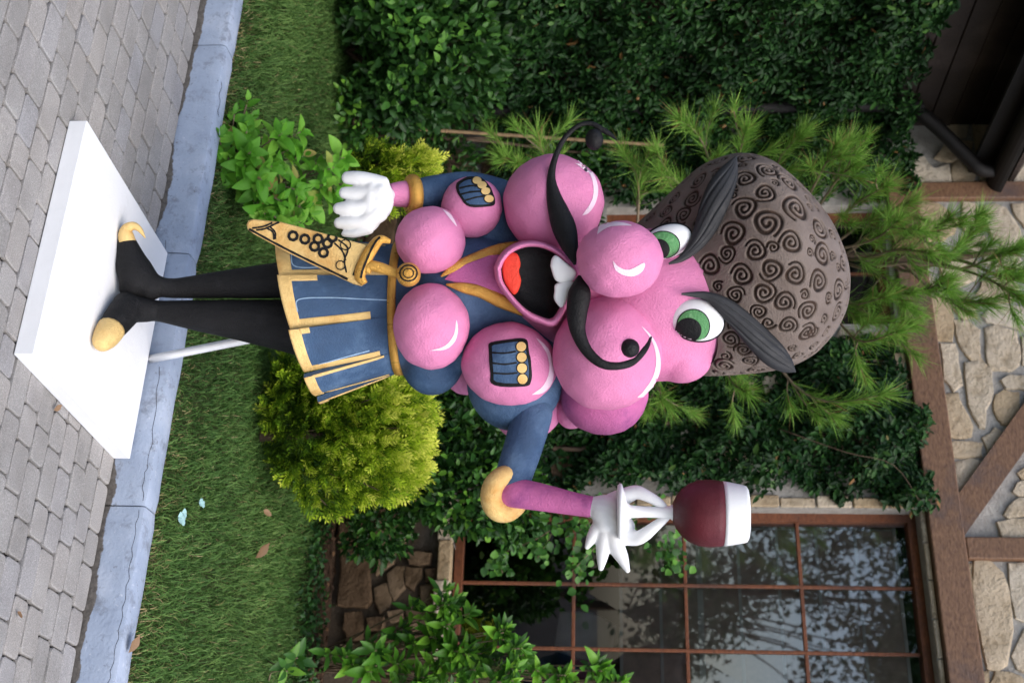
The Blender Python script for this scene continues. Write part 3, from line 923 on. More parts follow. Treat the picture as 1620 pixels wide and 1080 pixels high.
def up(p, Y=None): return p
Z3 = cr(380, 180, 2.3475)      # lower body crop
Z4 = cr(600, 220, 2.16)
Z5 = cr(780, 180, 2.455)
Z6 = cr(980, 220, 2.5725)
Z7 = cr(740, 560, 3.0)
Z1 = cr(0, 100, 2.25)
def cap(a, b, r0, r1, n=7):     # tapered limb as a closed chain, world coords
    a, b = Vector(a), Vector(b)
    L_ = (b - a)
    return sweep_vf([(*(a - L_.normalized() * r0 * .7), r0 * .5), (*a, r0), (*(a + L_ * .5), (r0 + r1) / 2), (*b, r1), (*(b + L_.normalized() * r1 * .7), r1 * .5)], n=4, sides=16)
def chain(pts, **kw):           # pts: (u, v, Y, r_px) -> rounded closed tube
    Q = [(*C(u, v, Y), r * Y / F) for u, v, Y, r in pts]
    def ext(a, b):
        A, B = Vector(a[:3]), Vector(b[:3]); d = (A - B).normalized()
        return [(*(A + d * a[3] * .92), a[3] * .3), (*(A + d * a[3] * .6), a[3] * .78)]
    Q = ext(Q[0], Q[1]) + Q + ext(Q[-1], Q[-2])[::-1]
    return sweep_vf(Q, n=4, sides=16, **kw)

# legs in black tights, feet turned out
hL, tL = Gd(464, 186, BZ), Gd(366, 187, BZ)
hR, tR = Gd(480, 178, BZ), Gd(531, 150, BZ)
legL = [chain([(440, 480, 3.93, 31), (445, 420, 3.93, 28), (451, 340, 3.93, 21.5), (456, 275, 3.92, 16.5), (452, 246, 3.91, 17)])]
a0, a1 = hL + Vector((-.01, 0, .035)), tL + Vector((.02, 0, .03))
footL = [sweep_vf([(*(a0 + Vector((.028, 0, -.012))), .012), (*(a0 + Vector((.015, 0, 0))), .034), (*(a0 + Vector((-.03, 0, .022))), .052), (*(a0 + Vector((-.075, 0, .012))), .047), (*(a1 + Vector((.05, 0, .008))), .037), (*(a1 + Vector((.012, 0, 0))), .027), (*(a1 + Vector((-.003, 0, 0))), .022)], n=5, sides=16),
         cap(C(454, 252, 3.91), a0 + Vector((-.03, 0, .02)), .036, .05)]
footL.append(chain([(455, 238, 3.905, 22), (428, 213, 3.91, 29), (398, 203, 3.915, 21), (374, 197, 3.92, 14)]))
blend('leg', legL + footL, MT['legs'], sta, 0.006, 5)
gl = [(*(a1 + Vector((.014, 0, .0))), .0275), (*(a1 + Vector((-.012, 0, -.004))), .024), (*(a1 + Vector((-.030, 0, .002))), .018), (*(a1 + Vector((-.037, 0, .022))), .0135), (*(a1 + Vector((-.025, 0, .042))), .009), (*(a1 + Vector((.002, 0, .060))), .002)]
sweep('shoe_tip', gl, MT['paleg'], sta, n=5, sides=14)
legR = [chain([(520, 500, 3.93, 50), (515, 455, 3.93, 43), (506, 380, 3.92, 33.5), (498, 305, 3.91, 24.5), (492, 252, 3.90, 17.5), (490, 235, 3.895, 19)])]
d = (tR - hR); dn = d.normalized()
b0 = hR + Vector((0, 0, .034))
footR = [sweep_vf([(*(b0 - dn * .03 + Vector((0, 0, -.008))), .014), (*(b0 - dn * .015), .034), (*(b0 + dn * .03 + Vector((0, 0, .02))), .05), (*(b0 + d * .5 + Vector((0, 0, .014))), .048), (*(b0 + d * .82 + Vector((0, 0, .006))), .042), (*(b0 + d * .98), .034)], n=5, sides=16),
         cap(C(491, 238, 3.895), b0 + dn * .03 + Vector((0, 0, .02)), .037, .047)]
blend('leg', legR + footR, MT['legs'], sta, 0.006, 5)
sweep('shoe_tip', [(*(b0 + d * .80 + Vector((0, 0, .006))), .0445), (*(b0 + d * 1.0 + Vector((0, 0, .004))), .041), (*(b0 + d * 1.17 + Vector((0, 0, .002))), .034), (*(b0 + d * 1.30 + Vector((0, 0, .003))), .022), (*(b0 + d * 1.35 + Vector((0, 0, .003))), .004)], MT['paleg'], sta, n=5, sides=16)
# prop behind the legs
p0, p1 = Gd(568, 237, BZ), C(541, 372, 4.03)
p2 = p0 + (p1 - p0) * 1.35
sweep('prop_stick', [(*p0, .0145), (*((p0 + p2) / 2), .0145), (*p2, .0145)], MT['board'], sta, n=2, sides=4)

# skirt of box pleats, each panel with a gold border
SKY = 3.92
wc = C(488, 632, SKY)
hc = C(505, 476, SKY)
PX = SKY / F
def skirt_pt(phi, t, rad=0.0):
    ru = (102 + (126 - 102) * t ** 0.9) * PX + rad
    rd = (0.165 + 0.06 * t) + rad
    c = wc.lerp(hc, t)
    uo = ru * sin(phi)
    return Vector((c.x + uo, c.y - rd * cos(phi), c.z + (0.24 * uo + 0.012 * cos(phi)) * t))
bnd = [radians(x) for x in (-70, -29, 8, 43, 80, 117, 155, 195, 240, 290)]
panels = []
def panel(p0, p1):
    NP, NT = 10, 10
    V, Fc = [], []
    for lay in (0, 1):
        for j in range(NT + 1):
            t = j / NT
            for i in range(NP + 1):
                f = i / NP
                ph = p0 + (p1 - p0) * f
                rad = (0.016 * (1 - f) - 0.012 * f + 0.010 * sin(pi * f)) * t - 0.018 * lay
                V.append(skirt_pt(ph, t, rad))
    n = (NP + 1) * (NT + 1)
    w = NP + 1
    for j in range(NT):
        for i in range(NP):
            a = j * w + i
            Fc.append((a, a + w, a + w + 1, a + 1)); Fc.append((n + a, n + a + 1, n + a + w + 1, n + a + w))
    for i in range(NP):
        a = NT * w + i; Fc.append((a, n + a, n + a + 1, a + 1))
    for j in range(NT):
        a = j * w; Fc.append((a, n + a, n + a + w, a + w))
        a = j * w + NP; Fc.append((a, a + w, n + a + w, n + a))
    o = obj('skirt_panel', V, Fc, MT['blue'], sta, True)
    o.data.set_sharp_from_angle(angle=radians(40))
    def strip(fs, ts, nm='gold_trim'):
        # raised border between panel fractions fs and heights ts, wrapped on to the edge
        V, Fc = [], []
        NI, NJ = 8, 10
        for j in range(NJ + 1):
            t = ts[0] + (ts[1] - ts[0]) * j / NJ
            for i in range(NI + 1):
                f = fs[0] + (fs[1] - fs[0]) * i / NI
                ff = min(1, max(0, f))
                wob = 0.012 * sin(9 * t + 5 * f)
                edge = 0 if (0 < i < NI and 0 < j < NJ) else 0.0028
                rad = (0.016 * (1 - ff) - 0.012 * ff + 0.010 * sin(pi * ff)) * min(t, 1) + 0.0034 - edge + .0005
                V.append(skirt_pt(p0 + (p1 - p0) * (f + wob * (fs[1] - fs[0])), t, rad))
        for j in range(NJ):
            for i in range(NI):
                a = j * (NI + 1) + i
                Fc.append((a, a + NI + 1, a + NI + 2, a + 1))
        # underside lip of the hem
        if ts[1] >= 0.999:
            b = len(V)
            for i in range(NI + 1):
                f = min(1, max(0, fs[0] + (fs[1] - fs[0]) * i / NI))
                rad = (0.016 * (1 - f) - 0.012 * f + 0.010 * sin(pi * f)) - 0.019
                V.append(skirt_pt(p0 + (p1 - p0) * f, 1.002, rad))
            for i in range(NI):
                a = NJ * (NI + 1) + i
                Fc.append((a, b + i, b + i + 1, a + 1))
        return obj(nm, V, Fc, MT['paleg'], o, True)
    strip((-0.01, 1.01), (0.885, 1.003))
    return o, strip
for k in range(len(bnd) - 1):
    o, strip = panel(bnd[k], bnd[k + 1])
    panels.append(o)
    if k == 0: strip((0.83, 1.01), (0.02, 0.90)); strip((-0.01, 0.13), (0.2, 0.9))
    elif k == 1: strip((0.83, 1.01), (0.20, 0.90)); strip((-0.01, 0.12), (0.66, 0.9))
    elif k == 2: strip((0.84, 1.01), (0.14, 0.90)); strip((-0.01, 0.10), (0.80, 0.9))
    else: strip((0.92, 1.01), (0.10, 0.90)); strip((-0.01, 0.06), (0.1, 0.9))

# torso
torso = blend('torso', [
    E(475, 745, 3.93, 112, 120, .175), E(490, 640, 3.92, 98, 60, .165), E(604, 814, 3.92, 78, 76, .14),
    E(563, 684, 3.93, 63, 52, .14), E(345, 780, 3.93, 58, 56, .12), E(400, 690, 3.93, 62, 56, .14), E(470, 830, 3.95, 150, 60, .15),
    E(450, 745, 3.88, 80, 95, .16)], MT['blue'], sta, 0.008, 8)
# belt
V, Fc = [], []
NB = 64
for i in range(NB):
    ph = 2 * pi * i / NB
    for (dz, rd) in ((-.013, -.004), (-.012, .006), (.012, .006), (.013, -.004)):
        p = skirt_pt(ph, 0.0, 0.004 + rd); V.append(p + Vector((0, 0, dz + .002)))
for i in range(NB):
    for k in range(3):
        a = i * 4 + k; b = ((i + 1) % NB) * 4 + k
        Fc.append((a, b, b + 1, a + 1))
obj('belt', V, Fc, MT['gold'], sta, True)

def grape(u, v, Y, ru, rv, dp, rot=0, mat='pink', nm='grape'):
    V, Fc = E(u, v, Y, ru, rv, dp, rot, seg=64, rings=40)
    c_ = C(u, v, Y); k1, k2, k3 = R.uniform(0, 6), R.uniform(0, 6), R.uniform(0, 6)
    out = []
    for p in V:                          # hand-carved foam: never a true ball
        q = (p - c_); n_ = q.normalized()
        f = 1 + .011 * sin(n_.x * 4 + k1) + .010 * sin(n_.z * 5 + n_.x * 2 + k2) + .005 * sin(n_.x * 11 + n_.z * 9 + k3) + .004 * sin(n_.z * 17 - n_.x * 13 + k1)
        out.append(c_ + q * f)
    return obj(nm, out, Fc, MT[mat], sta, True)
g1 = grape(380, 681, 3.735, 53.5, 56, .105)
g2 = grape(516, 682, 3.72, 69, 60.5, .118)
g3 = grape(576, 805, 3.76, 66.5, 76, .125, .12)
g4 = grape(328, 746, 3.80, 48, 49, .095)
grape(640, 832, 4.06, 57, 58, .12)
grape(592, 735, 4.06, 33, 30, .07)
grape(652, 905, 4.03, 26, 26, .06)
earg = grape(618, 955, 3.95, 70, 70, .135, 0, 'pink2')

# head, cheeks, nose
head = blend('head', [E(482, 1040, 3.90, 121, 128, .255), E(455, 915, 3.92, 92, 135, .20), E(560, 1078, 3.88, 46, 50, .15)], MT['pink'], sta, 0.008, 8)
cl = grape(322, 875, 3.80, 77.5, 80, .155, 0, 'pink', 'cheek')
cr_ = grape(560, 960, 3.72, 90, 86, .17, 0.1, 'pink', 'cheek')
nose = grape(410, 980, 3.555, 60.5, 68, .125, 0, 'pink', 'nose')

# open mouth: lip rim, black hollow, tongue, teeth
mo = [Z5(x, y) for x, y in ((16, 600), (35, 560), (75, 522), (135, 503), (200, 510), (265, 545), (312, 600), (320, 650), (290, 720), (240, 808), (180, 800), (120, 768), (60, 705), (25, 650))]
mo = [Vector(q[:2]) for q in catmull([tuple(p) for p in mo] + [tuple(mo[0])], 4)[:-1]]
mc = sum(mo, Vector((0, 0))) / len(mo)
def ringY(k, Y, tip=0.0): return [C(mc.x + (p.x - mc.x) * k, mc.y + (p.y - mc.y) * k, Y + tip * (p.y - mc.y) / 60) for p in mo]
n = len(mo)
MY = 3.60
rings = [(1.10, MY + .17), (1.06, MY + .05), (1.03, MY + .012), (0.985, MY), (0.94, MY + .008), (0.90, MY + .03)]
V = []
for k, Y in rings: V += ringY(k, Y, .012)
Fc = [(j * n + i, j * n + (i + 1) % n, (j + 1) * n + (i + 1) % n, (j + 1) * n + i) for j in range(len(rings) - 1) for i in range(n)]
lips = obj('lips', V, Fc, MT['pink'], sta, True)
V = []
for k, Y in ((0.90, MY + .03), (0.82, MY + .07), (0.55, MY + .088)): V += ringY(k, Y, .012)
V.append(C(mc.x, mc.y, MY + .09))
Fc = [(j * n + i, j * n + (i + 1) % n, (j + 1) * n + (i + 1) % n, (j + 1) * n + i) for j in range(2) for i in range(n)]
Fc += [(2 * n + i, 2 * n + (i + 1) % n, 3 * n) for i in range(n)]
obj('mouth_hollow', V, Fc, MT['black'], lips, True)
tY = MY + .035
tu = [Z5(72, 580), Z5(76, 650)]
def puff(pts, Zc, Y, th, mat, nm, par, n=4):
    P = [Vector(q[:2]) for q in catmull([Zc(*p) for p in pts] + [Zc(*pts[0])], n)[:-1]]
    c_ = sum(P, Vector((0, 0))) / len(P); m = len(P); V = []
    for k, dy in ((.9, th), (1.0, th * .55), (.99, th * .25), (.92, .003), (.75, .0008), (.4, 0)):
        V += [C(c_.x + (p.x - c_.x) * k, c_.y + (p.y - c_.y) * k, Y + dy) for p in P]
    V.append(C(c_.x, c_.y, Y))
    Fc = [(j * m + i, j * m + (i + 1) % m, (j + 1) * m + (i + 1) % m, (j + 1) * m + i) for j in range(5) for i in range(m)]
    Fc += [(5 * m + i, 5 * m + (i + 1) % m, 6 * m) for i in range(m)]
    return obj(nm, V, Fc, mat, par, True)
puff([(34, 606), (42, 562), (68, 538), (96, 546), (107, 582), (101, 612), (109, 645), (100, 684), (80, 702), (54, 672), (40, 642)], Z5, MY + .012, .05, MT['red'], 'tongue', sta)
puff([(222, 590), (228, 562), (246, 550), (285, 580), (322, 612), (318, 640), (300, 652), (262, 656), (238, 640)], Z5, MY - .008, .03, MT['white'], 'tooth', sta)
puff([(238, 690), (240, 664), (262, 654), (308, 650), (312, 668), (290, 715), (268, 752), (248, 738), (236, 715)], Z5, MY - .008, .03, MT['white'], 'tooth', sta)

# hat: lofted fur cap carved with spirals
HS = [((368, 1000), (588, 1098), 60), ((356, 1011), (594, 1112), 56), ((332, 1035), (595, 1128), 50), ((309, 1058), (594, 1145), 44), ((263, 1108), (591, 1188), 30), ((246, 1150), (585, 1230), 20),
      ((244, 1178), (576, 1258), 12), ((250, 1205), (564, 1281), 6), ((263, 1229), (550, 1298), 2), ((294, 1266), (524, 1320), 0), ((335, 1302), (490, 1337), 0), ((380, 1327), (452, 1343), 0), ((405, 1336), (430, 1342), 0), ((415, 1339), (420, 1341), 0)]
HY = 3.93
secs = catmull([(*a, *b, t) for a, b, t in HS], 16)
# even spacing along the left edge
acc = [0.0]
for a, b in zip(secs[:-1], secs[1:]): acc.append(acc[-1] + float(np.hypot(*(b[:2] - a[:2])) + np.hypot(*(b[2:4] - a[2:4]))))
NR = 230
tt = np.linspace(0, acc[-1], NR)
SA = np.array([[np.interp(x, acc, [s[k] for s in secs]) for k in range(5)] for x in tt])
angs = np.concatenate([np.linspace(-pi * .56, pi * .56, 430, endpoint=False), np.linspace(pi * .56, 2 * pi - pi * .56, 70, endpoint=False)])
NA = len(angs)
HV = np.zeros((NR, NA, 3))
for j in range(NR):
    L_ = np.array(C(SA[j, 0], SA[j, 1], HY)); R_ = np.array(C(SA[j, 2], SA[j, 3], HY))
    c = (L_ + R_) / 2; h = (R_ - L_) / 2
    hw = np.linalg.norm(h)
    dep = np.array([0, -1, 0]) * hw * 0.93 + np.array([0, 0, 1]) * SA[j, 4] * PX
    HV[j] = c + np.sin(angs)[:, None] * h + np.cos(angs)[:, None] * dep
idx = np.arange(NR * NA).reshape(NR, NA)
HF = np.stack([idx[:-1], np.roll(idx, -1, 1)[:-1], np.roll(idx, -1, 1)[1:], idx[1:]], -1).reshape(-1, 4)
P0 = HV.reshape(-1, 3)
# coarse copy to place the carvings on
cj, ck = list(range(0, NR, 6)), list(range(0, NA, 6))
cV = [Vector(HV[j, k]) for j in cj for k in ck]
cF = [(a * len(ck) + b, a * len(ck) + (b + 1) % len(ck), (a + 1) * len(ck) + (b + 1) % len(ck), (a + 1) * len(ck) + b) for a in range(len(cj) - 1) for b in range(len(ck))]
hbv = BVHTree.FromPolygons(cV, cF)
SP = [(405, 85, 35), (515, 75, 38), (320, 165, 38), (510, 160, 44), (605, 125, 45), (690, 175, 45), (220, 240, 30), (295, 240, 40), (590, 215, 42), (190, 290, 30), (260, 305, 38), (505, 280, 48),
      (725, 280, 60), (775, 225, 24), (600, 340, 56), (815, 360, 46), (828, 285, 24), (460, 385, 50), (870, 390, 26), (700, 420, 46), (435, 465, 36), (550, 455, 42), (625, 440, 24), (830, 470, 50),
      (365, 515, 46), (615, 530, 44), (912, 500, 30), (495, 555, 44), (715, 550, 44), (400, 600, 22), (470, 635, 35), (585, 625, 44), (815, 580, 48), (755, 635, 22), (670, 665, 42), (895, 615, 44),
      (565, 705, 32), (770, 700, 42), (890, 705, 38), (685, 760, 38), (605, 750, 28), (765, 790, 42), (450, 815, 38), (880, 780, 24), (505, 860, 36), (795, 840, 22), (845, 830, 28), (430, 885, 24),
      (705, 850, 20), (730, 882, 26), (530, 905, 33), (425, 925, 42), (640, 905, 28)]
spir = []
for x, y, r_ in SP:
    u_, v_ = Z6(x, y)
    p, nn = hit(hbv, u_, v_)
    spir.append((p, nn, r_ / 2.5725 * p.y / F * 1.13))
for k in range(1600):                    # the sides and back carry the same carving
    j, a = R.randrange(14, NR - 20), R.randrange(NA)
    p = Vector(HV[j, a])
    fr_ = abs((angs[a] + pi) % (2 * pi) - pi) < 1.15
    r_ = R.choice((.020, .024, .016)) if fr_ else R.choice((.03, .034, .038, .022))
    if all((p - q[0]).length > (r_ + q[2]) * .96 + .002 for q in spir):
        p2, nn, _, _ = hbv.find_nearest(p)
        if nn.dot(p - Vector((p.x * 0 + float(P0[:, 0].mean()), HY, p.z))) < 0: nn = -nn
        spir.append((p, nn, r_))
groove = np.zeros(len(P0))
for p, nn, r_ in spir:
    p_, n_ = np.array(p), np.array(nn)
    a_ = np.cross(n_, [0.1, 0.3, 1.0]); a_ /= np.linalg.norm(a_); b_ = np.cross(n_, a_)
    dv = P0 - p_
    sel = np.where(((dv ** 2).sum(1) < (r_ * 1.25) ** 2) & (np.abs(dv @ n_) < r_ * .8))[0]
    if not len(sel): continue
    x, y = dv[sel] @ a_, dv[sel] @ b_
    wob = 1 + .06 * np.sin(3 * np.arctan2(y, x) + R.uniform(0, 6))
    rho = np.hypot(x, y) * wob; hand = R.choice((-1, 1, 1))
    phi = (np.arctan2(y * hand, x) / (2 * pi) + R.random()) % 1.0
    turns = 2.45 if r_ > .026 else 1.8
    pitch = r_ / turns
    q = rho / pitch - phi
    k = np.round(q)
    dist = np.abs(q - k) * pitch
    arm = k + phi
    ok = (arm > .12) & (arm < turns)
    wd = min(.0073, pitch * .32) * (0.75 + .4 * np.sin(arm * 2.2 + 1) ** 2)
    g = np.where(ok, np.clip(1.35 - dist / wd, 0, 1), 0)
    groove[sel] = np.maximum(groove[sel], g)
# outward normals from the grid
du = np.roll(HV, -1, 1) - np.roll(HV, 1, 1)
dvv = np.gradient(HV, axis=0)
NN = np.cross(du.reshape(-1, 3), dvv.reshape(-1, 3)); NN /= np.linalg.norm(NN, axis=1)[:, None] + 1e-12
cen = HV.mean(1, keepdims=True).repeat(NA, 1).reshape(-1, 3)
sg = np.sign((NN * (P0 - cen)).sum(1)); NN *= np.where(sg == 0, 1, sg)[:, None]
P1 = P0 - NN * (groove ** 1.0)[:, None] * 0.0075
P1[-NA:] = P0[-NA:]
me = bpy.data.meshes.new('hat')
capf = [tuple(int(i) for i in idx[-1])]
me.from_pydata(P1.tolist(), [], [tuple(map(int, f)) for f in HF] + capf)
me.polygons.foreach_set('use_smooth', [True] * len(me.polygons))
at_ = me.attributes.new('groove', 'FLOAT', 'POINT'); at_.data.foreach_set('value', groove.astype(np.float32))
me.materials.append(MT['hat']); me.update()
hat = place('hat', me, sta)

face_b = bvh_of(head)
def yy(u, v, extra=()):                 # depth of the sculpture's surface at a picture point
    best = 9
    for b in (face_b, hbv) + tuple(extra):
        p, nn, i, dd = b.ray_cast(CAMP, ray(u, v).normalized())
        if p is not None: best = min(best, p.y)
    return best if best < 9 else 3.75
cheek_b = bvh_of(cl, cr_)

# eyes
def eye(c, ru, rv, rot, iris, ri, pup, rp, dY):
    Y = min(yy(*c), 3.70) + dY
    o = obj('eye', *E(c[0], c[1], Y, ru, rv, .032, rot), MT['white'], sta, True)
    rim = obj('eye_rim', *E(c[0], c[1] - .5, Y + .014, ru + 2.6, rv + 2.6, .026, rot), MT['black'], o, True)
    b = bvh_of(o)
    def ell(cc, r0, r1, ro=0.0): return [(cc[0] + r0 * cos(a) * cos(ro) - r1 * sin(a) * sin(ro), cc[1] + r0 * cos(a) * sin(ro) + r1 * sin(a) * cos(ro)) for a in [2 * pi * k / 36 for k in range(36)]]
    def clipe(P):                        # keep paint on the eyeball
        out = []
        for u_, v_ in P:
            du_, dv_ = u_ - c[0], v_ - c[1]
            x = du_ * cos(rot) + dv_ * sin(rot) * -1 * -1; y = -du_ * sin(rot) + dv_ * cos(rot)
            q = sqrt((x / ru) ** 2 + (y / rv) ** 2)
            k = min(1, .965 / q) if q > 0 else 1
            out.append((c[0] + du_ * k, c[1] + dv_ * k))
        return out
    paint('iris_outline', b, clipe(ell(iris, ri[0] + 1.8, ri[1] + 1.8)), MT['black'], o, .0012)
    paint('iris', b, clipe(ell(iris, *ri)), MT['green'], o, .0020)
    paint('pupil', b, clipe(ell(pup, *rp)), MT['black'], o, .0028)
    return o
eyeR = eye(Z6(314, 735), 32.5, 43, 0.25, Z6(300, 760), (25, 25), Z6(281, 776), (19, 20.5), -.006)
eyeL = eye(Z6(193, 418), 26, 40, -0.35, Z6(178, 430), (20, 25), Z6(160, 448), (16, 17), -.006)

# eyebrows, leaf shaped with carved veins
def brow(pts, lift, veins, hand):
    Q = []
    for x, y, w in pts:
        u_, v_ = Z6(x, y)
        Q.append([u_, v_, min(yy(u_, v_), 3.9) - lift, w / 2 / 2.5725])
    ymid = sum(q[2] for q in Q[2:-3]) / (len(Q) - 5)
    for q in Q: q[2] = min(max(q[2], ymid - .05), ymid + .05)
    for _ in range(4):
        for i in range(1, len(Q) - 1): Q[i][2] = (Q[i - 1][2] + 2 * Q[i][2] + Q[i + 1][2]) / 4
    S_ = catmull([tuple(q) for q in Q], 9)
    m, NS = len(S_), 34
    V, Fc = [], []
    for i, q in enumerate(S_):
        t = i / (m - 1)
        du_, dv_ = (S_[min(i + 1, m - 1)] - S_[max(i - 1, 0)])[:2]
        l_ = math.hypot(du_, dv_) or 1
        nu, nv = -dv_ / l_, du_ / l_
        w = max(q[3], .5)
        for k in range(NS + 1):
            sx = -1 + 2 * k / NS
            ph = (sx * hand * 1.0 + t * veins) % 1.0
            gr = math.exp(-((ph - .5) / .075) ** 2) * min(1, w / 24) ** 1.5 * (1 - abs(sx) ** 6)
            bulge = w * .0020 * .62 * sqrt(max(0, 1 - sx * sx)) + (.0035 * (ph - .5) * (1 - abs(sx) ** 4)) * min(1, w / 24) ** 1.5
            V.append(C(q[0] + nu * w * sx, q[1] + nv * w * sx, q[2] - bulge + .0065 * gr))
    nb_ = len(V)
    for i, q in enumerate(S_): V.append(C(q[0], q[1], q[2] + max(q[3], .5) * .0009))
    w_ = NS + 1
    for i in range(m - 1):
        for k in range(NS): a = i * w_ + k; Fc.append((a, a + 1, a + w_ + 1, a + w_))
        Fc.append((i * w_, (i + 1) * w_, nb_ + i + 1, nb_ + i)); Fc.append((i * w_ + NS, nb_ + i, nb_ + i + 1, (i + 1) * w_ + NS))
    return obj('eyebrow', V, Fc, MT['brow'], sta, True)
brow([(200, 508, 8), (255, 484, 30), (308, 432, 58), (345, 370, 88), (378, 290, 112), (408, 220, 120), (435, 160, 98), (458, 110, 54), (476, 68, 3)], .03, 1.5, 1)
brow([(252, 630, 8), (300, 632, 22), (360, 640, 38), (425, 678, 72), (500, 745, 95), (570, 818, 108), (632, 880, 104), (682, 922, 66), (718, 948, 3)], .03, 1.6, -1)

# moustache
def stache(pts, drop, dr):
    Q = []
    for x, y, w, Y in pts:
        u_, v_ = Z5(x, y)
        if Y is None:
            p, nn, i, dd = cheek_b.ray_cast(CAMP, ray(u_, v_).normalized())
            Y = (p.y if p is not None else 3.66) - w / 2 / 2.455 * .002 * .45
        Q.append((*C(u_, v_, Y), w / 2 / 2.455 * Y / F))
    for _ in range(3):
        for i in range(1, len(Q) - 1):
            q = list(Q[i]); q[1] = (Q[i - 1][1] + 2 * Q[i][1] + Q[i + 1][1]) / 4; Q[i] = tuple(q)
    o = sweep('moustache', Q, MT['black'], sta, n=8, sides=20, flat=.75)
    u_, v_ = Z5(*drop); Y = Q[-3][1] - .004
    obj('moustache_drop', *E(u_, v_, Y, dr[0] / 2.455, dr[1] / 2.455, .026), MT['black'], o, True)
stache([(318, 585, 10, 3.58), (300, 520, 62, 3.57), (280, 455, 92, None), (256, 385, 82, None), (236, 320, 58, None), (226, 250, 34, None), (238, 180, 24, 3.66), (272, 105, 21, 3.68), (325, 52, 18, 3.69), (378, 38, 18, 3.69), (420, 60, 24, 3.69), (455, 80, 17, 3.69), (482, 104, 4, 3.69)], (393, 100), (42, 35))
stache([(335, 628, 12, 3.585), (336, 690, 86, 3.565), (325, 780, 80, 3.55), (332, 850, 58, None), (365, 920, 44, None), (420, 968, 38, None), (480, 978, 34, None), (540, 962, 34, None), (588, 912, 30, None), (614, 866, 10, None)], (530, 910), (37, 39))

# painted pale highlights on the grapes
nb, clb, crb, g1b, g2b, g3b, g4b, eb = [bvh_of(x) for x in (nose, cl, cr_, g1, g2, g3, g4, earg)]
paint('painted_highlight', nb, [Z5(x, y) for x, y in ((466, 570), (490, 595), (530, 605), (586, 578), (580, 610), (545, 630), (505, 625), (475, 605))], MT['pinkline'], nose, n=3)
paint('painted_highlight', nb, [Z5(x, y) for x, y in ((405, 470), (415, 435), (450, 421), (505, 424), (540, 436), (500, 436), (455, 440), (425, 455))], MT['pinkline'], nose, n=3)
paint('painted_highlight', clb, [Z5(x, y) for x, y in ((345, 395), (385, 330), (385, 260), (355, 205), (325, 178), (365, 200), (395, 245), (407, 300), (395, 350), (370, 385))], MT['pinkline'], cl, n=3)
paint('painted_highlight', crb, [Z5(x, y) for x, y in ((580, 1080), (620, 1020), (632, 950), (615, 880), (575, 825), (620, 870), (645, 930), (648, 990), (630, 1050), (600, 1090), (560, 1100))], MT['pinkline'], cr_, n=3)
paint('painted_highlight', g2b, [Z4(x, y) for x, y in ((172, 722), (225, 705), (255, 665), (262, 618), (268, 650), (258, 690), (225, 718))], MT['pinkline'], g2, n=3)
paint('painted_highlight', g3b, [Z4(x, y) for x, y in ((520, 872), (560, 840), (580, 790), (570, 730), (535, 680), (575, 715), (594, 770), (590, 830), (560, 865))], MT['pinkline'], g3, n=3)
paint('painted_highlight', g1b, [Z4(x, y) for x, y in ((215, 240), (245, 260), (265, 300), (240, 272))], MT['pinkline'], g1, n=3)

# cartridge-pocket emblems
def emblem(b, par, outline, seps, dots, rd):
    paint('emblem_outline', b, outline, MT['black'], par, .0012, n=3)
    stroke('emblem_line', b, outline, 3.4, MT['black'], par, .0026, n=4, closed=True)
    cx = sum(p[0] for p in outline) / len(outline); cy = sum(p[1] for p in outline) / len(outline)
    paint('emblem_pocket', b, [(cx + (u_ - cx) * .90, cy + (v_ - cy) * .90) for u_, v_ in outline], MT['blue'], par, .0020, n=3)
    for s_ in seps: stroke('emblem_line', b, s_, 2.6, MT['black'], par, .0030, n=5)
    for c_ in dots:
        el = [(c_[0] + rd[0] * cos(2 * pi * k / 16), c_[1] + rd[1] * sin(2 * pi * k / 16)) for k in range(16)]
        el2 = [(c_[0] + (rd[0] + 1.5) * cos(2 * pi * k / 16), c_[1] + (rd[1] + 1.5) * sin(2 * pi * k / 16)) for k in range(16)]
        paint('emblem_dot_outline', b, el2, MT['black'], par, .0034)
        paint('emblem_dot', b, el, MT['paleg'], par, .0042)
emblem(g3b, g3, [Z4(x, y) for x, y in ((378, 712), (386, 698), (470, 686), (500, 690), (506, 720), (514, 760), (516, 820), (495, 840), (395, 836), (384, 800))],
       [[Z4(x, y) for x, y in q] for q in (((384, 730), (425, 732), (468, 726)), ((386, 765), (430, 769), (470, 764)), ((390, 798), (430, 801), (472, 798)))],
       [Z4(x, y) for x, y in ((484, 711), (486, 746), (487, 782), (489, 818))], (7.6, 7.6))
emblem(g4b, g4, [Z4(x, y) for x, y in ((268, 155), (300, 136), (345, 138), (375, 168), (390, 210), (380, 226), (310, 228), (285, 205), (268, 175))],
       [[Z4(x, y) for x, y in q] for q in (((275, 170), (310, 162), (345, 163)), ((280, 190), (315, 182), (352, 180)), ((295, 210), (330, 200), (362, 196)))],
       [Z4(x, y) for x, y in ((333, 145), (350, 160), (362, 180), (373, 205))], (5.6, 7.0))

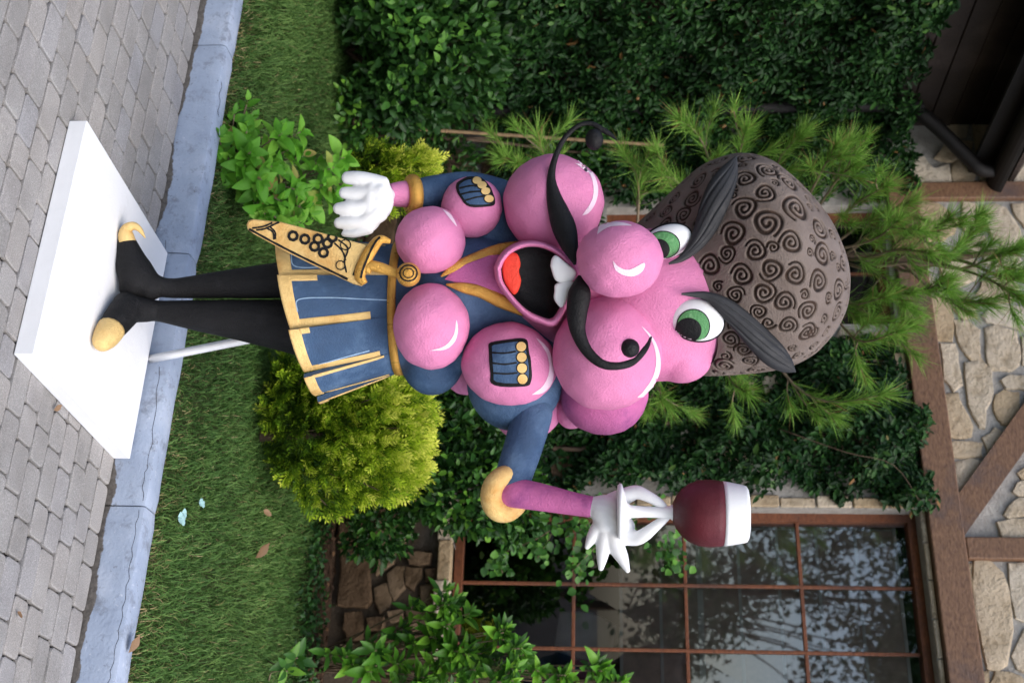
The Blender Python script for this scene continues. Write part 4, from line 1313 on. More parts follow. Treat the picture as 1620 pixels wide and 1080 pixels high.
# shirt front and gold lapels
tb = bvh_of(torso)
paint('shirt_front', tb, [Z4(x, y) for x, y in ((225, 480), (260, 440), (400, 390), (520, 360), (560, 480), (520, 600), (420, 540), (300, 500))], MT['pink2'], torso, .004, 4)
def lapel(pts):
    Q = []
    for x, y, w in pts:
        p, nn = hit(tb, *Z4(x, y))
        Q.append((p.x, p.y - .012, p.z, w / 2 / 2.16 * p.y / F))
    for _ in range(2):
        for i in range(1, len(Q) - 1):
            q = list(Q[i]); q[1] = (Q[i - 1][1] + 2 * Q[i][1] + Q[i + 1][1]) / 4; Q[i] = tuple(q)
    sweep('lapel', Q, MT['gold'], sta, n=8, sides=14, flat=.6)
lapel([(212, 470, 6), (262, 437, 32), (335, 405, 42), (420, 377, 40), (500, 358, 22)])
lapel([(230, 497, 6), (290, 508, 36), (350, 522, 44), (420, 556, 46), (495, 600, 14)])

# dagger in its gold sheath, hung at the belt
def plate(pts, Y0, Y1, th, mat, par, nm, bev=.006):
    """outline in crop Z3; Y0 depth at the low end, Y1 at the high end"""
    P = [Z3(x, y) for x, y in pts]
    v0, v1 = min(p[1] for p in P), max(p[1] for p in P)
    cx = sum(p[0] for p in P) / len(P); cy = sum(p[1] for p in P) / len(P)
    Yf = lambda v_: Y0 + (Y1 - Y0) * (v_ - v0) / (v1 - v0)
    V, n = [], len(P)
    for k, dy in ((1, th), (1, bev), (.975, 0.0015), (.95, 0)):
        for u_, v_ in P: V.append(C(cx + (u_ - cx) * k, cy + (v_ - cy) * (1 - (1 - k) * .5), Yf(v_) + dy))
    Fc = [(j * n + i, j * n + (i + 1) % n, (j + 1) * n + (i + 1) % n, (j + 1) * n + i) for j in range(3) for i in range(n)]
    Fc += [tuple(3 * n + i for i in range(n)), tuple(range(n))]
    o = obj(nm, V, Fc, mat, par)
    return o
sh = [(24, 412), (30, 397), (48, 391), (150, 401), (260, 430), (370, 460), (470, 488), (500, 500), (450, 640), (420, 632), (330, 590), (250, 552), (170, 512), (105, 476), (50, 446), (28, 430)]
scab = plate(sh, 3.625, 3.635, .045, MT['paleg'], sta, 'dagger_sheath')
guard = sweep('dagger_guard', [(*C(*Z3(x, y), 3.632), w / 2 / 2.3475 * 3.632 / F) for x, y, w in ((558, 474, 16), (520, 468, 36), (490, 500, 46), (462, 550, 48), (445, 600, 44), (462, 632, 26))], MT['gold'], sta, n=6, sides=16, flat=.65)
sweep('dagger_guard', [(*C(*Z3(x, y), 3.632), w / 2 / 2.3475 * 3.632 / F) for x, y, w in ((470, 590, 30), (480, 565, 40), (520, 572, 42), (560, 585, 36), (600, 596, 34))], MT['gold'], guard, n=6, sides=16, flat=.7)
pom = obj('dagger_pommel', *E(*Z3(625, 597), 3.62, 19.5, 19.5, .034), MT['gold'], sta, True)
sb_ = bvh_of(scab); pb = bvh_of(pom); gb = bvh_of(guard)
bk = MT['black']
stroke('dagger_line', sb_, [Z3(x, y) for x, y in ((34, 428), (110, 470), (200, 517), (300, 566), (400, 614))], 3.4, bk, scab, .0016)
for q in (((60, 432), (90, 428), (120, 414), (146, 403)), ((45, 425), (85, 419), (120, 405)), ((100, 425), (122, 440), (126, 468)), ((112, 420), (130, 440), (131, 466)),
          ((365, 468), (400, 500), (388, 545), (395, 590)), ((350, 480), (380, 510), (392, 545)), ((420, 600), (440, 550), (478, 495))):
    stroke('dagger_line', sb_, [Z3(*p) for p in q], 2.7, bk, scab, .002)
for x, y in ((197, 454), (241, 466), (290, 465), (343, 459), (277, 493), (325, 481), (310, 516)):
    c_ = Z3(x, y)
    stroke('grape_ring', sb_, [(c_[0] + 6.6 * cos(a), c_[1] + 6.6 * sin(a)) for a in [k * pi / 5 for k in range(10)]], 4.6, bk, scab, .0026, n=3, closed=True)
for x, y, r_ in ((392, 487, 8), (373, 563, 7)):
    c_ = Z3(x, y)
    stroke('dagger_line', sb_, [(c_[0] + r_ * cos(a), c_[1] + r_ * sin(a)) for a in [k * pi / 5 for k in range(10)]], 1.8, bk, scab, .0026, n=3, closed=True)
c_ = Z3(625, 592)
stroke('dagger_line', pb, [(c_[0] + 12 * cos(a), c_[1] + 13 * sin(a)) for a in [k * pi / 6 for k in range(12)]], 2.4, bk, pom, .002, n=3, closed=True)
stroke('dagger_line', pb, [(c_[0] + 7 * cos(a), c_[1] + 8 * sin(a)) for a in [k * pi / 6 for k in range(12)]], 1.6, bk, pom, .002, n=3, closed=True)
stroke('dagger_line', gb, [Z3(x, y) for x, y in ((520, 458), (500, 480), (475, 530), (455, 580), (448, 610))], 3.2, bk, guard, .002)
# thin painted lines on the skirt
skb = bvh_of(*panels)
for q in (((190, 520), (195, 560), (230, 572), (300, 570)), ((213, 735), (217, 690), (330, 683), (450, 688), (548, 692)), ((290, 930), (380, 905), (480, 878))):
    stroke('painted_line', skb, [Z3(*p) for p in q], 1.8, MT['lightblue'], panels[1], .002)

# left arm, cuff and gloved hand hanging by the dagger
blend('sleeve', [chain([(325, 795, 3.90, 40), (303, 745, 3.88, 32), (302, 700, 3.85, 27), (306, 668, 3.83, 25)])], MT['blue'], sta, .006, 5)
def torus(c, ax, R0, r0, mat, nm, seg=40, sd=16):
    ax = Vector(ax).normalized(); a = ax.orthogonal().normalized(); b = ax.cross(a)
    V, Fc = [], []
    for i in range(seg):
        f = 2 * pi * i / seg; rd = a * cos(f) + b * sin(f)
        for k in range(sd):
            g_ = 2 * pi * k / sd
            V.append(c + rd * (R0 + r0 * cos(g_)) + ax * (r0 * sin(g_)))
    for i in range(seg):
        for k in range(sd):
            Fc.append((i * sd + k, ((i + 1) % seg) * sd + k, ((i + 1) % seg) * sd + (k + 1) % sd, i * sd + (k + 1) % sd))
    return obj(nm, V, Fc, mat, sta, True)
torus(C(309, 653, 3.80), (0.05, -.45, -1), 22 * PX, 11 * PX, MT['gold'], 'cuff')
sweep('wrist', [(*C(307, 662, 3.82), .038), (*C(307, 640, 3.79), .041), (*C(309, 615, 3.765), .034)], MT['pink'], sta, n=5, sides=20)
def gl(pts, Y): return chain([(*Z3(x, y), Y + dy, r / 2.3475) for x, y, r, dy in pts])
HYL = 3.70
blend('glove', [gl([(400, 238, 25, .006), (450, 242, 29, 0), (525, 262, 32, .005)], HYL), gl([(388, 294, 23, 0), (450, 297, 29, -.004), (520, 296, 42, 0)], HYL),
                gl([(366, 352, 23, -.006), (405, 352, 31, -.008), (450, 350, 32, -.008), (520, 325, 42, 0)], HYL), gl([(368, 406, 22, -.006), (415, 405, 28, -.008), (460, 400, 31, -.006), (510, 365, 42, 0)], HYL),
                gl([(386, 446, 12, -.012), (425, 444, 17, -.012), (475, 425, 24, 0)], HYL), E(*Z3(492, 332), HYL + .01, 46, 20, .045, .1), E(*Z3(515, 318), HYL + .012, 34, 24, .045), gl([(500, 320, 50, .012), (535, 306, 36, .02), (548, 302, 28, .03)], HYL)], MT['white'], sta, .0035, 4)

# right arm raised with the glass
blend('sleeve', [chain([(650, 842, 3.87, 33), (678, 836, 3.855, 32), (715, 825, 3.83, 31), (745, 815, 3.81, 30), (768, 808, 3.79, 29)])], MT['blue'], sta, .006, 4)
torus(C(781, 800, 3.775), (.10, -.74, .66), 28 * PX, 16.5 * PX, MT['paleg'], 'cuff')
sweep('forearm', [(*C(776, 786, 3.80), .040), (*C(779, 812, 3.77), .0455), (*C(785, 850, 3.755), .043), (*C(795, 900, 3.735), .036), (*C(802, 938, 3.72), .032)], MT['pink2'], sta, n=6, sides=24)
RY = 3.70
def h7(pts): return chain([(*Z7(x, y), RY + dy, r / 3) for x, y, r, dy in pts])
blend('glove', [h7([(574, 728, 44, .02), (600, 728, 56, .02), (650, 742, 80, .015), (690, 770, 84, .02)]), E(*Z7(662, 768), RY + .02, 34, 22, .05, .25),
                h7([(650, 760, 60, .03), (700, 790, 70, .03), (735, 820, 60, .03)]),
                h7([(690, 700, 46, .03), (750, 672, 40, .02), (800, 655, 34, .0), (850, 672, 28, -.015), (900, 700, 24, -.02), (930, 722, 18, -.02)]),
                h7([(690, 850, 60, .03), (750, 860, 48, .02), (800, 872, 36, 0), (840, 855, 32, -.015), (890, 815, 26, -.02), (945, 772, 18, -.02)]),
                h7([(650, 800, 52, .02), (610, 840, 36, .01), (585, 880, 26, 0), (566, 915, 13, -.005)]),
                h7([(660, 820, 55, .02), (645, 900, 38, .0), (638, 960, 29, -.01), (632, 1015, 14, -.015)]),
                h7([(690, 830, 60, .02), (700, 900, 44, .0), (730, 960, 33, -.01), (758, 1025, 14, -.02)])], MT['white'], sta, .0035, 3)
gY = RY - .025
def lathe(prof, mat, nm, par, seg=44, c0=None, axis=None):
    """prof: (v, radius px) along the glass axis"""
    V, Fc = [], []
    for v_, r_ in prof:
        u_ = 808.5 + (v_ - 983) * .022
        c_ = C(u_, v_, gY)
        for k in range(seg):
            a = 2 * pi * k / seg
            V.append(c_ + Vector((r_ * PX * .945 * cos(a), r_ * PX * .945 * sin(a), -.0 * cos(a))))
    for j in range(len(prof) - 1):
        for k in range(seg):
            Fc.append((j * seg + k, j * seg + (k + 1) % seg, (j + 1) * seg + (k + 1) % seg, (j + 1) * seg + k))
    Fc.append(tuple(range(seg - 1, -1, -1))); Fc.append(tuple((len(prof) - 1) * seg + k for k in range(seg)))
    return obj(nm, V, Fc, mat, par, True)
gs = lathe([(976, 30), (977, 40), (980, 43.5), (984, 43), (988, 30), (992, 14), (998, 10), (1020, 8.6), (1046, 9), (1060, 10), (1066, 14)], MT['white'], 'glass_stem', sta)
lathe([(1063, 9), (1065, 16), (1070, 26), (1078, 36.5), (1090, 45), (1104, 50.5), (1118, 52.3), (1132, 51.8), (1143.5, 50)], MT['wine'], 'glass_bowl', sta)
lathe([(1143.5, 50.2), (1150, 49.6), (1165, 47), (1177, 44.6), (1181, 43.2), (1183, 40), (1182, 20)], MT['white'], 'glass_rim', sta)

# ------------------------------------------------------------------ plants
def unit(a): return a / (np.linalg.norm(a, axis=-1, keepdims=True) + 1e-9)
LEAF_F = [(0, 5, 4, 3), (0, 3, 2, 1)]
def leaf_arr(P, D, N, L, Wd, fold=.3, droop=.15):
    D = unit(D); S = unit(np.cross(D, N)); N = np.cross(S, D)
    L = L[:, None]; Wd = Wd[:, None]
    b = P; t = P + D * L - N * L * droop
    l1 = P + D * L * .30 - S * Wd * .46 + N * Wd * fold * .5
    l2 = P + D * L * .68 - S * Wd * .40 + N * (Wd * fold * .4 - L * droop * .35)
    r1 = P + D * L * .30 + S * Wd * .46 + N * Wd * fold * .5
    r2 = P + D * L * .68 + S * Wd * .40 + N * (Wd * fold * .4 - L * droop * .35)
    return np.stack([b, l1, l2, t, r2, r1], 1)
def leaf_mesh(name, mat, ratio=.5, fold=.25, droop=.2, nseg=4, wave=0.0):
    """one unit-long leaf: origin at its base, along +Y, facing +Z, with a folded midrib"""
    V, Fc = [], []
    for i in range(nseg + 1):
        t = i / nseg
        w = ratio * .5 * (sin(pi * min(1, t ** .8)) ** .75 if 0 < t < 1 else .02)
        z = -droop * t * t
        wv = wave * sin(t * 9)
        V += [(-w, t, z + w * fold + wv), (0, t, z), (w, t, z + w * fold - wv)]
    for i in range(nseg):
        a = i * 3
        Fc += [(a, a + 1, a + 4, a + 3), (a + 1, a + 2, a + 5, a + 4)]
    return new_mesh(name, V, Fc, mat, True)
def orient(p, d, n, size):
    d = Vector(d).normalized(); n = Vector(n)
    x = d.cross(n)
    if x.length < 1e-4: x = d.orthogonal()
    x.normalize(); z = x.cross(d)
    M_ = Matrix(((x.x, d.x, z.x, 0), (x.y, d.y, z.y, 0), (x.z, d.z, z.z, 0), (0, 0, 0, 1)))
    return Matrix.Translation(Vector(p)) @ M_ @ Matrix.Diagonal((size, size, size, 1))
def leaves(name, P, D, N, L, Wd, mat, parent, tint, **kw):
    return tag(bulk(name, leaf_arr(P, D, N, L, Wd, **kw), LEAF_F, mat, parent, {'tint': tint}), kind='stuff')
def split_leaves(thing_, P, D, N, L, ratio, bulkmat, mesh_, tint, nobj=260, nm='leaf', **kw):
    """the leaves nearest the viewer and in the picture become single parts, the rest one mass"""
    d = P - np.array([0, 0, EYE])
    fy = d[:, 1] * ct - d[:, 2] * st
    u = 540 + F * d[:, 0] / fy; v = 810 + F * (d[:, 1] * st + d[:, 2] * ct) / fy
    facing = np.abs((unit(N) * unit(d)).sum(1))
    sc = fy * 1.2 - facing * .5 + np.where((u > 0) & (u < 1080) & (v > 0) & (v < 1620), 0, 50)
    o = np.argsort(sc)
    for i in o[:nobj]:
        place(nm, mesh_, thing_, orient(P[i], D[i], N[i], L[i]))
    r = o[nobj:]
    leaves('foliage', P[r], D[r], N[r], L[r], L[r] * ratio, bulkmat, thing_, tint[r], **kw)
def rnd(n, a, b): return G.uniform(a, b, n)
def gauss3(n): return G.normal(size=(n, 3))
def stem(thing_, pts, r0, r1, mat='bark', nm='stem'):
    k = len(pts)
    Q = [(*p, r0 + (r1 - r0) * i / (k - 1)) for i, p in enumerate(pts)]
    return sweep(nm, Q, MT[mat], thing_, n=4, sides=7)

# climbers on the walls -------------------------------------------------------
def lump(a, b): return np.sin(a * 7.3 + b * 3.1) * .5 + np.sin(a * 3.7 - b * 8.9 + 1.3) * .5 + .4 * np.sin(a * 17 + b * 13)
def climber(name, label, fn, regions, nrm, size, dens, bulge, nobj=240, stems=()):
    t = thing(name, label, 'climbing plant', fn(*stems[0]) if stems else (0, 0, 0), 'evergreen climbers on the walls')
    P, N = [], []
    for (a0, a1, b0, b1, k) in regions:
        n = int((a1 - a0) * (b1 - b0) * dens * k)
        a, b = rnd(n, a0, a1), rnd(n, b0, b1)
        # ragged border
        e = np.minimum.reduce([a - a0, a1 - a, b - b0, b1 - b])
        keep = e > .05 + .06 * lump(a * 1.7, b * 1.9)
        a, b = a[keep], b[keep]
        th = bulge * (.55 + .45 * lump(a, b)) * np.clip(np.minimum.reduce([a - a0, a1 - a, b - b0, b1 - b]) / .14 + .25, .2, 1)
        o = th * (1 - G.random(len(a)) ** 2.2 * .8) + .015
        P.append(np.array([fn(x, y, z) for x, y, z in zip(a, b, o)]))
    P = np.concatenate(P); n = len(P)
    nr = np.array(nrm)
    Nn = unit(nr + gauss3(n) * .55 + np.array([0, 0, .35]))
    D = unit(np.cross(Nn, gauss3(n)) + np.array([0, 0, -.25]))
    L = size * rnd(n, .5, 1.25) * (1 + .25 * (G.random(n) > .85))
    cl = .5 + .5 * np.sin(P[:, 0] * 9 + P[:, 2] * 7 + 2 * np.sin(P[:, 2] * 5)) * np.sin(P[:, 0] * 4 - P[:, 2] * 11)
    tint = np.clip(rnd(n, 0, .62) + .26 * cl + (G.random(n) > .97) * .3, 0, .96)
    tint[G.random(n) > .994] = 1.0
    split_leaves(t, P, D, Nn, L, .46, LM['ivy'], leaf_mesh('leaf', LM['ivyobj'], .46), tint, nobj)
    for i in range(len(stems) - 1) if False else []: pass
    return t
nW = (NX, NY, 0)
cA = climber('climbing_plant', 'dense dark evergreen climber between the fur hat and the paned window', lambda s, z, o: W(s, z, o),
             [(-1.66, -0.60, 1.42, 3.40, 1), (-1.20, -0.50, 3.2, 3.52, .8), (-1.75, -0.62, 1.0, 1.7, .8)], nW, .048, 8500, .26, 280, [(-0.9, .15, .03)])
stem(cA, [W(-.95, .12, .05), W(-1.0, .8, .05), W(-.9, 1.5, .07), W(-1.1, 2.2, .07), W(-.95, 3.1, .08)], .02, .008)
stem(cA, [W(-.95, 2.6, .27), W(-.80, 2.95, .30), W(-.74, 3.2, .27), W(-.55, 3.36, .15)], .0026, .002, 'bark', 'bare_shoot')
cB = climber('climbing_plant', 'shaded evergreen climber covering the wing wall under the eaves', lambda off, z, o: W(WS + o, z, off),
             [(0.0, 2.2, 1.0, 3.62, 1), (0.8, 2.5, .25, 1.1, .7)], (EX, EY, 0), .050, 6200, .26, 260, [(.6, .15, .03)])
stem(cB, [W(WS + .05, .12, .5), W(WS + .05, 1.2, .6), W(WS + .07, 2.2, .8)], .02, .01)
cC = climber('climbing_plant', 'dark evergreen climber on the main wall left of the fur hat', lambda s, z, o: W(s, z, o),
             [(-3.2, -2.55, 0.9, 3.62, 1), (-2.62, -2.1, .9, 1.68, .7)], nW, .048, 6800, .24, 240, [(-2.9, .15, .03)])
stem(cC, [W(-2.95, .12, .05), W(-2.9, 1.2, .05), W(-2.95, 2.2, .07)], .02, .01)

# rounded shrubs --------------------------------------------------------------
def ball(n, c, rx, ry, rz, inner=.72, seed=0., zmin=-1.0, amp=.10):
    d = unit(gauss3(n)); d = d[d[:, 2] > zmin]; n = len(d)
    lum = 1 + amp * (np.sin(d[:, 0] * 6 + seed) + np.sin(d[:, 1] * 5 + 2 * seed) + np.sin(d[:, 2] * 7 + 3 * seed)) * .6 + amp * .5 * np.sin(d[:, 0] * 15 + d[:, 2] * 13 + seed)
    r = (inner + (1 - inner) * G.random(n) ** .6) * lum
    return np.array(c) + d * r[:, None] * np.array([rx, ry, rz]), d, r / lum
def bush(name, label, lobes, n, size, ratio, mat, objmat, up_=.5, nobj=240, group=None, base=None, droop=.2, core=.55, cat='shrub', tintpow=1.0):
    t = thing(name, label, cat, base, group)
    PP, DD, TT = [], [], []
    tot = sum(l[3] * l[5] for l in lobes)
    for i, (u, v, Y, ru, dp, rv) in enumerate(lobes):
        c = C(u, v, Y); k = Y / F
        P, d, r = ball(int(n * ru * rv / tot), c, ru * k, dp, rv * k, core, i * 1.7 + len(label))
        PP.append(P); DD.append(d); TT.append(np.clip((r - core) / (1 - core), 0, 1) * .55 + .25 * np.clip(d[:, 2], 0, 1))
    P, d, tn = np.concatenate(PP), np.concatenate(DD), np.concatenate(TT)
    ok = P[:, 2] > .13
    P, d, tn = P[ok], d[ok], tn[ok]
    m = len(P)
    D = unit(d * .8 + gauss3(m) * .55 + np.array([0, 0, up_]))
    N = unit(d + gauss3(m) * .6 + np.array([0, -.15, .5]))
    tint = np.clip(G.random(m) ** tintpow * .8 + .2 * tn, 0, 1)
    L = size * rnd(m, .65, 1.3)
    split_leaves(t, P, D, N, L, ratio, mat, leaf_mesh('leaf', objmat, ratio, droop=droop), tint, nobj, droop=droop)
    for i, (u, v, Y, ru, dp, rv) in enumerate(lobes):
        c = C(u, v, Y)
        stem(t, [Vector(base), (Vector(base) + c) / 2 + Vector((R.uniform(-.05, .05), 0, 0)), c, c + Vector((R.uniform(-.1, .1), -.05, rv * Y / F * .6))], .014, .005)
    return t
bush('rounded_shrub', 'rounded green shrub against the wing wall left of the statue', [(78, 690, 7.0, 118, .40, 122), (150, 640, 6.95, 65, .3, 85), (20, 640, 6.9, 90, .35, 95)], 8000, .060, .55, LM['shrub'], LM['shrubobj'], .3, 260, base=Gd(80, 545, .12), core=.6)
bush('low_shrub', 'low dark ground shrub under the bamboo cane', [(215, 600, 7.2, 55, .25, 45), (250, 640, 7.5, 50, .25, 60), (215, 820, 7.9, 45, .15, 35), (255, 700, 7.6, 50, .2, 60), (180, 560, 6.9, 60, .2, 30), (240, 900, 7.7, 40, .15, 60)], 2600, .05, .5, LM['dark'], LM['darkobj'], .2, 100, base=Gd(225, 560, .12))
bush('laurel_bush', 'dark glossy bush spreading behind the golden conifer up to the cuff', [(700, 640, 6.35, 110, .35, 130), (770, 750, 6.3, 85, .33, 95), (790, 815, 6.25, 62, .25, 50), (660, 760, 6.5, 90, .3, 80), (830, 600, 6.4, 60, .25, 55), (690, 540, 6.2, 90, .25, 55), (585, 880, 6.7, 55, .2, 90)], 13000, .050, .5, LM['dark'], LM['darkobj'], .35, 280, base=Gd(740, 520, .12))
# leafy shoots of a climber hanging in front of the window
vt = thing('window_vine', 'pale round-leaved vine hanging over the lower window panes', 'vine', W(-.5, .15, .05))
vm = leaf_mesh('leaf', LM['shrubobj'], .85, droop=.1)
vp = []
for (a, b, c_) in (((1040, 800), (960, 850), (905, 905)), ((1060, 850), (1075, 885), (1040, 860)), ((1000, 830), (930, 870), (915, 925)), ((880, 830), (850, 850), (800, 870)), ((900, 790), (870, 845), (850, 880)), ((960, 790), (930, 830), (895, 850)), ((800, 850), (790, 885), (795, 905))):
    pts = []
    for (x, y) in (a, b, c_):
        s_, z_ = w_of(y, x, .12); pts.append(W(s_, z_, .12 + R.uniform(-.03, .03)))
    stem(vt, pts, .0035, .002, 'twig', 'shoot')
    for q in catmull([tuple(p) for p in pts], 9):
        for _ in range(3):
            p = Vector(q) + Vector((R.gauss(0, .035), R.gauss(0, .02), R.gauss(0, .035)))
            place('leaf', vm, vt, orient(p, (R.gauss(0, 1), R.gauss(-.3, .5), R.gauss(-.4, .6)), (NX + R.gauss(0, .4), NY + R.gauss(0, .3), .5 + R.gauss(0, .3)), R.uniform(.03, .055)))

# golden conifers: flat ferny sprays ------------------------------------------
def spray_arr(P, D, N, L):
    """each spray: a flat fan of 11 pointed leaflets"""
    D = unit(D); S = unit(np.cross(D, N)); N = np.cross(S, D)
    out = []
    for (t, sd, ln) in SPRAY:
        b = P + D * (L * t)[:, None]
        dd = unit(D * (1 if sd == 0 else .8) + S * (.62 * sd) + N * .16 * G.normal(size=(len(P), 1)))
        ll = (L * ln)[:, None]; w = (L * (.030 if sd == 0 else .048))[:, None]
        ss = unit(np.cross(dd, N))
        out.append(np.stack([b, b + dd * ll * .55 - ss * w, b + dd * ll, b + dd * ll * .55 + ss * w], 1))
    return np.concatenate(out, 0)
SPRAY = [(0, 0, 1.05)] + [(t, sd, ln) for t, ln in ((.1, .36), (.32, .42), (.54, .34), (.74, .24)) for sd in (1, -1)]
def conifer(label, lobes, nclump, size, base, group, amp=.08):
    t = thing('golden_conifer', label, 'conifer', base, group)
    PP, DD = [], []
    tot = sum(l[3] * l[5] for l in lobes)
    for i, (u, v, Y, ru, dp, rv) in enumerate(lobes):
        k = Y / F
        P, d, r = ball(int(nclump * ru * rv / tot), C(u, v, Y), ru * k, dp, rv * k, .72, i * 2.3 + 1, amp=amp)
        PP.append(P); DD.append(d)
    P, d = np.concatenate(PP), np.concatenate(DD)
    ok = P[:, 2] > .16
    P, d = P[ok], d[ok]
    z0, z1 = P[:, 2].min(), P[:, 2].max()
    h = (P[:, 2] - z0) / (z1 - z0)
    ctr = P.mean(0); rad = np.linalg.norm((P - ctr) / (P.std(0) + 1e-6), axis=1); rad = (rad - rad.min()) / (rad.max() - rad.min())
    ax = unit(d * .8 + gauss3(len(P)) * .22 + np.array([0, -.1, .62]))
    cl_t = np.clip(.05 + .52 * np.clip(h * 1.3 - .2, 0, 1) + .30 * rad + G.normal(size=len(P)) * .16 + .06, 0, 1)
    A_, T_ = [], []
    m = len(P); K_ = 5
    for q in range(K_):                       # a clump: sprays fanning from one twig
        f = q / (K_ - 1)
        D = unit(ax + unit(gauss3(m)) * (.15 + .45 * (q % 3) / 2))
        N = unit(np.cross(D, gauss3(m)))
        L = size * rnd(m, .65, 1.25) * (1.15 - .3 * f)
        Pq = P - ax * (size * rnd(m, .0, .55))[:, None] + gauss3(m) * size * .12
        A_.append(spray_arr(Pq, D, N, L))
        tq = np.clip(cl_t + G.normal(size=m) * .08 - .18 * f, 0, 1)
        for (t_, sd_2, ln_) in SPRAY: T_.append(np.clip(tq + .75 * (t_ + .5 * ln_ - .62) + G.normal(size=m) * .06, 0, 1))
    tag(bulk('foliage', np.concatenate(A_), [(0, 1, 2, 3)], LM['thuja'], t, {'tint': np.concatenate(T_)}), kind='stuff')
    stem(t, [Vector(base), C(lobes[0][0], lobes[0][1], lobes[0][2])], .025, .012, nm='trunk')
    for i in range(0, m, max(1, m // 60)):
        stem(t, [Vector(base).lerp(Vector(P[i]), .78), Vector(P[i])], .003, .0015, 'bark', 'twig')
    return t
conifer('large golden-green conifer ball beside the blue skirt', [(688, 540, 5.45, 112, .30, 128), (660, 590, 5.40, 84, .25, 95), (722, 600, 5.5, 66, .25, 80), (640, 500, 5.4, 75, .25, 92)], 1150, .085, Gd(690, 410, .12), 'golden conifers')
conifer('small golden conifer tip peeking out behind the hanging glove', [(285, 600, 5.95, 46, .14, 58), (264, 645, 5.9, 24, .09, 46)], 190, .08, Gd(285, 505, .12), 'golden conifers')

# hydrangea: every leaf is its own object ------------------------------------
def rosettes(name, label, cat, base, heads, mesh_list, size, nl, stemr=.004, dup=1, bulkmat=None, ratio=.5, flat=.08, nobj=290):
    t = thing(name, label, cat, base)
    rec = []
    for (u, v, Y, k) in heads:
        for q in range(dup):
            c = C(u, v, Y) + (Vector((R.gauss(0, .05), R.gauss(.03, .06), R.gauss(-.02, .05))) if q else Vector())
            ax = (c - Vector(base)); ax.z = abs(ax.z) + .12; ax.normalize()
            ax = (ax + Vector((R.gauss(0, .28), -.32 + R.gauss(0, .22), R.gauss(.1, .2)))).normalized()
            stem(t, [Vector(base) + Vector((R.uniform(-.06, .06), R.uniform(-.06, .06), 0)), Vector(base).lerp(c, .55) + Vector((0, 0, -.02)), c - ax * .01], stemr, stemr * .6, 'twig')
            a0 = R.uniform(0, 6)
            x = ax.orthogonal().normalized(); y = ax.cross(x)
            n = int(nl * k + .5)
            for i in range(n):
                f = i / max(1, n - 1)
                a = a0 + i * 2.4 + R.gauss(0, .25)
                rad = x * cos(a) + y * sin(a)
                d_ = rad * (1 - .6 * (1 - f)) + ax * (1.0 * (1 - f) + flat + R.gauss(0, .12))
                p = c - ax * (size * .75 * f) + rad * .005
                nn = ax * (1 - .2 * f) - rad * .5 * (1 - f) + Vector((R.gauss(0, .15), -.1, .25))
                rec.append((p, d_, nn, size * k ** .3 * (.5 + .6 * f) * R.uniform(.8, 1.2), q))
    rec.sort(key=lambda r_: (r_[4] > 0, r_[0].y))
    for p, d_, nn, sz, q in rec[:nobj]: place('leaf', R.choice(mesh_list), t, orient(p, d_, nn, sz))
    r_ = rec[nobj:]
    if r_:
        Lr = np.array([x[3] for x in r_])
        leaves('foliage', np.array([tuple(x[0]) for x in r_]), np.array([tuple(x[1].normalized()) for x in r_]), np.array([tuple(x[2].normalized()) for x in r_]), Lr, Lr * ratio, bulkmat, t, rnd(len(r_), 0, 1))
    return t
hm = [leaf_mesh('leaf', LM['hyd'], .50 + .05 * i, .40, .10 + .12 * i, 7, .010) for i in range(4)]
rosettes('hydrangea', 'bright green hydrangea leaning over the kerb by the white board', 'shrub', Gd(275, 378, .12),
         [(v_, x_, Y, k) for x_, v_, Y, k in ((348, 214, 4.72, 1), (372, 178, 4.85, .8), (392, 160, 4.95, .6), (362, 250, 4.78, .9), (398, 240, 4.75, 1.1), (378, 285, 4.85, .9), (415, 285, 4.78, 1.1), (440, 205, 4.95, .9), (478, 207, 5.0, 1), (462, 235, 5.0, .9), (432, 250, 4.9, 1),
          (448, 275, 4.92, 1), (470, 300, 4.95, 1), (445, 318, 4.9, 1), (480, 330, 5.0, .9), (410, 320, 4.9, .9), (425, 345, 4.9, .9), (455, 350, 4.95, .9), (480, 355, 5.0, .8), (400, 200, 4.9, .9), (385, 300, 5.0, .6))], hm, .092, 8, dup=2, bulkmat=LM['hydbulk'], nobj=280)
rosettes('hydrangea', 'smaller green hydrangea shoots behind the hanging white glove', 'shrub', Gd(300, 440, .12),
         [(v_, x_, Y, k) for x_, v_, Y, k in ((545, 250, 5.35, 1), (530, 265, 5.3, .8), (512, 292, 5.3, .9), (505, 262, 5.35, .7), (530, 310, 5.35, .9), (498, 320, 5.3, .8), (545, 290, 5.4, .8))], hm, .095, 8)
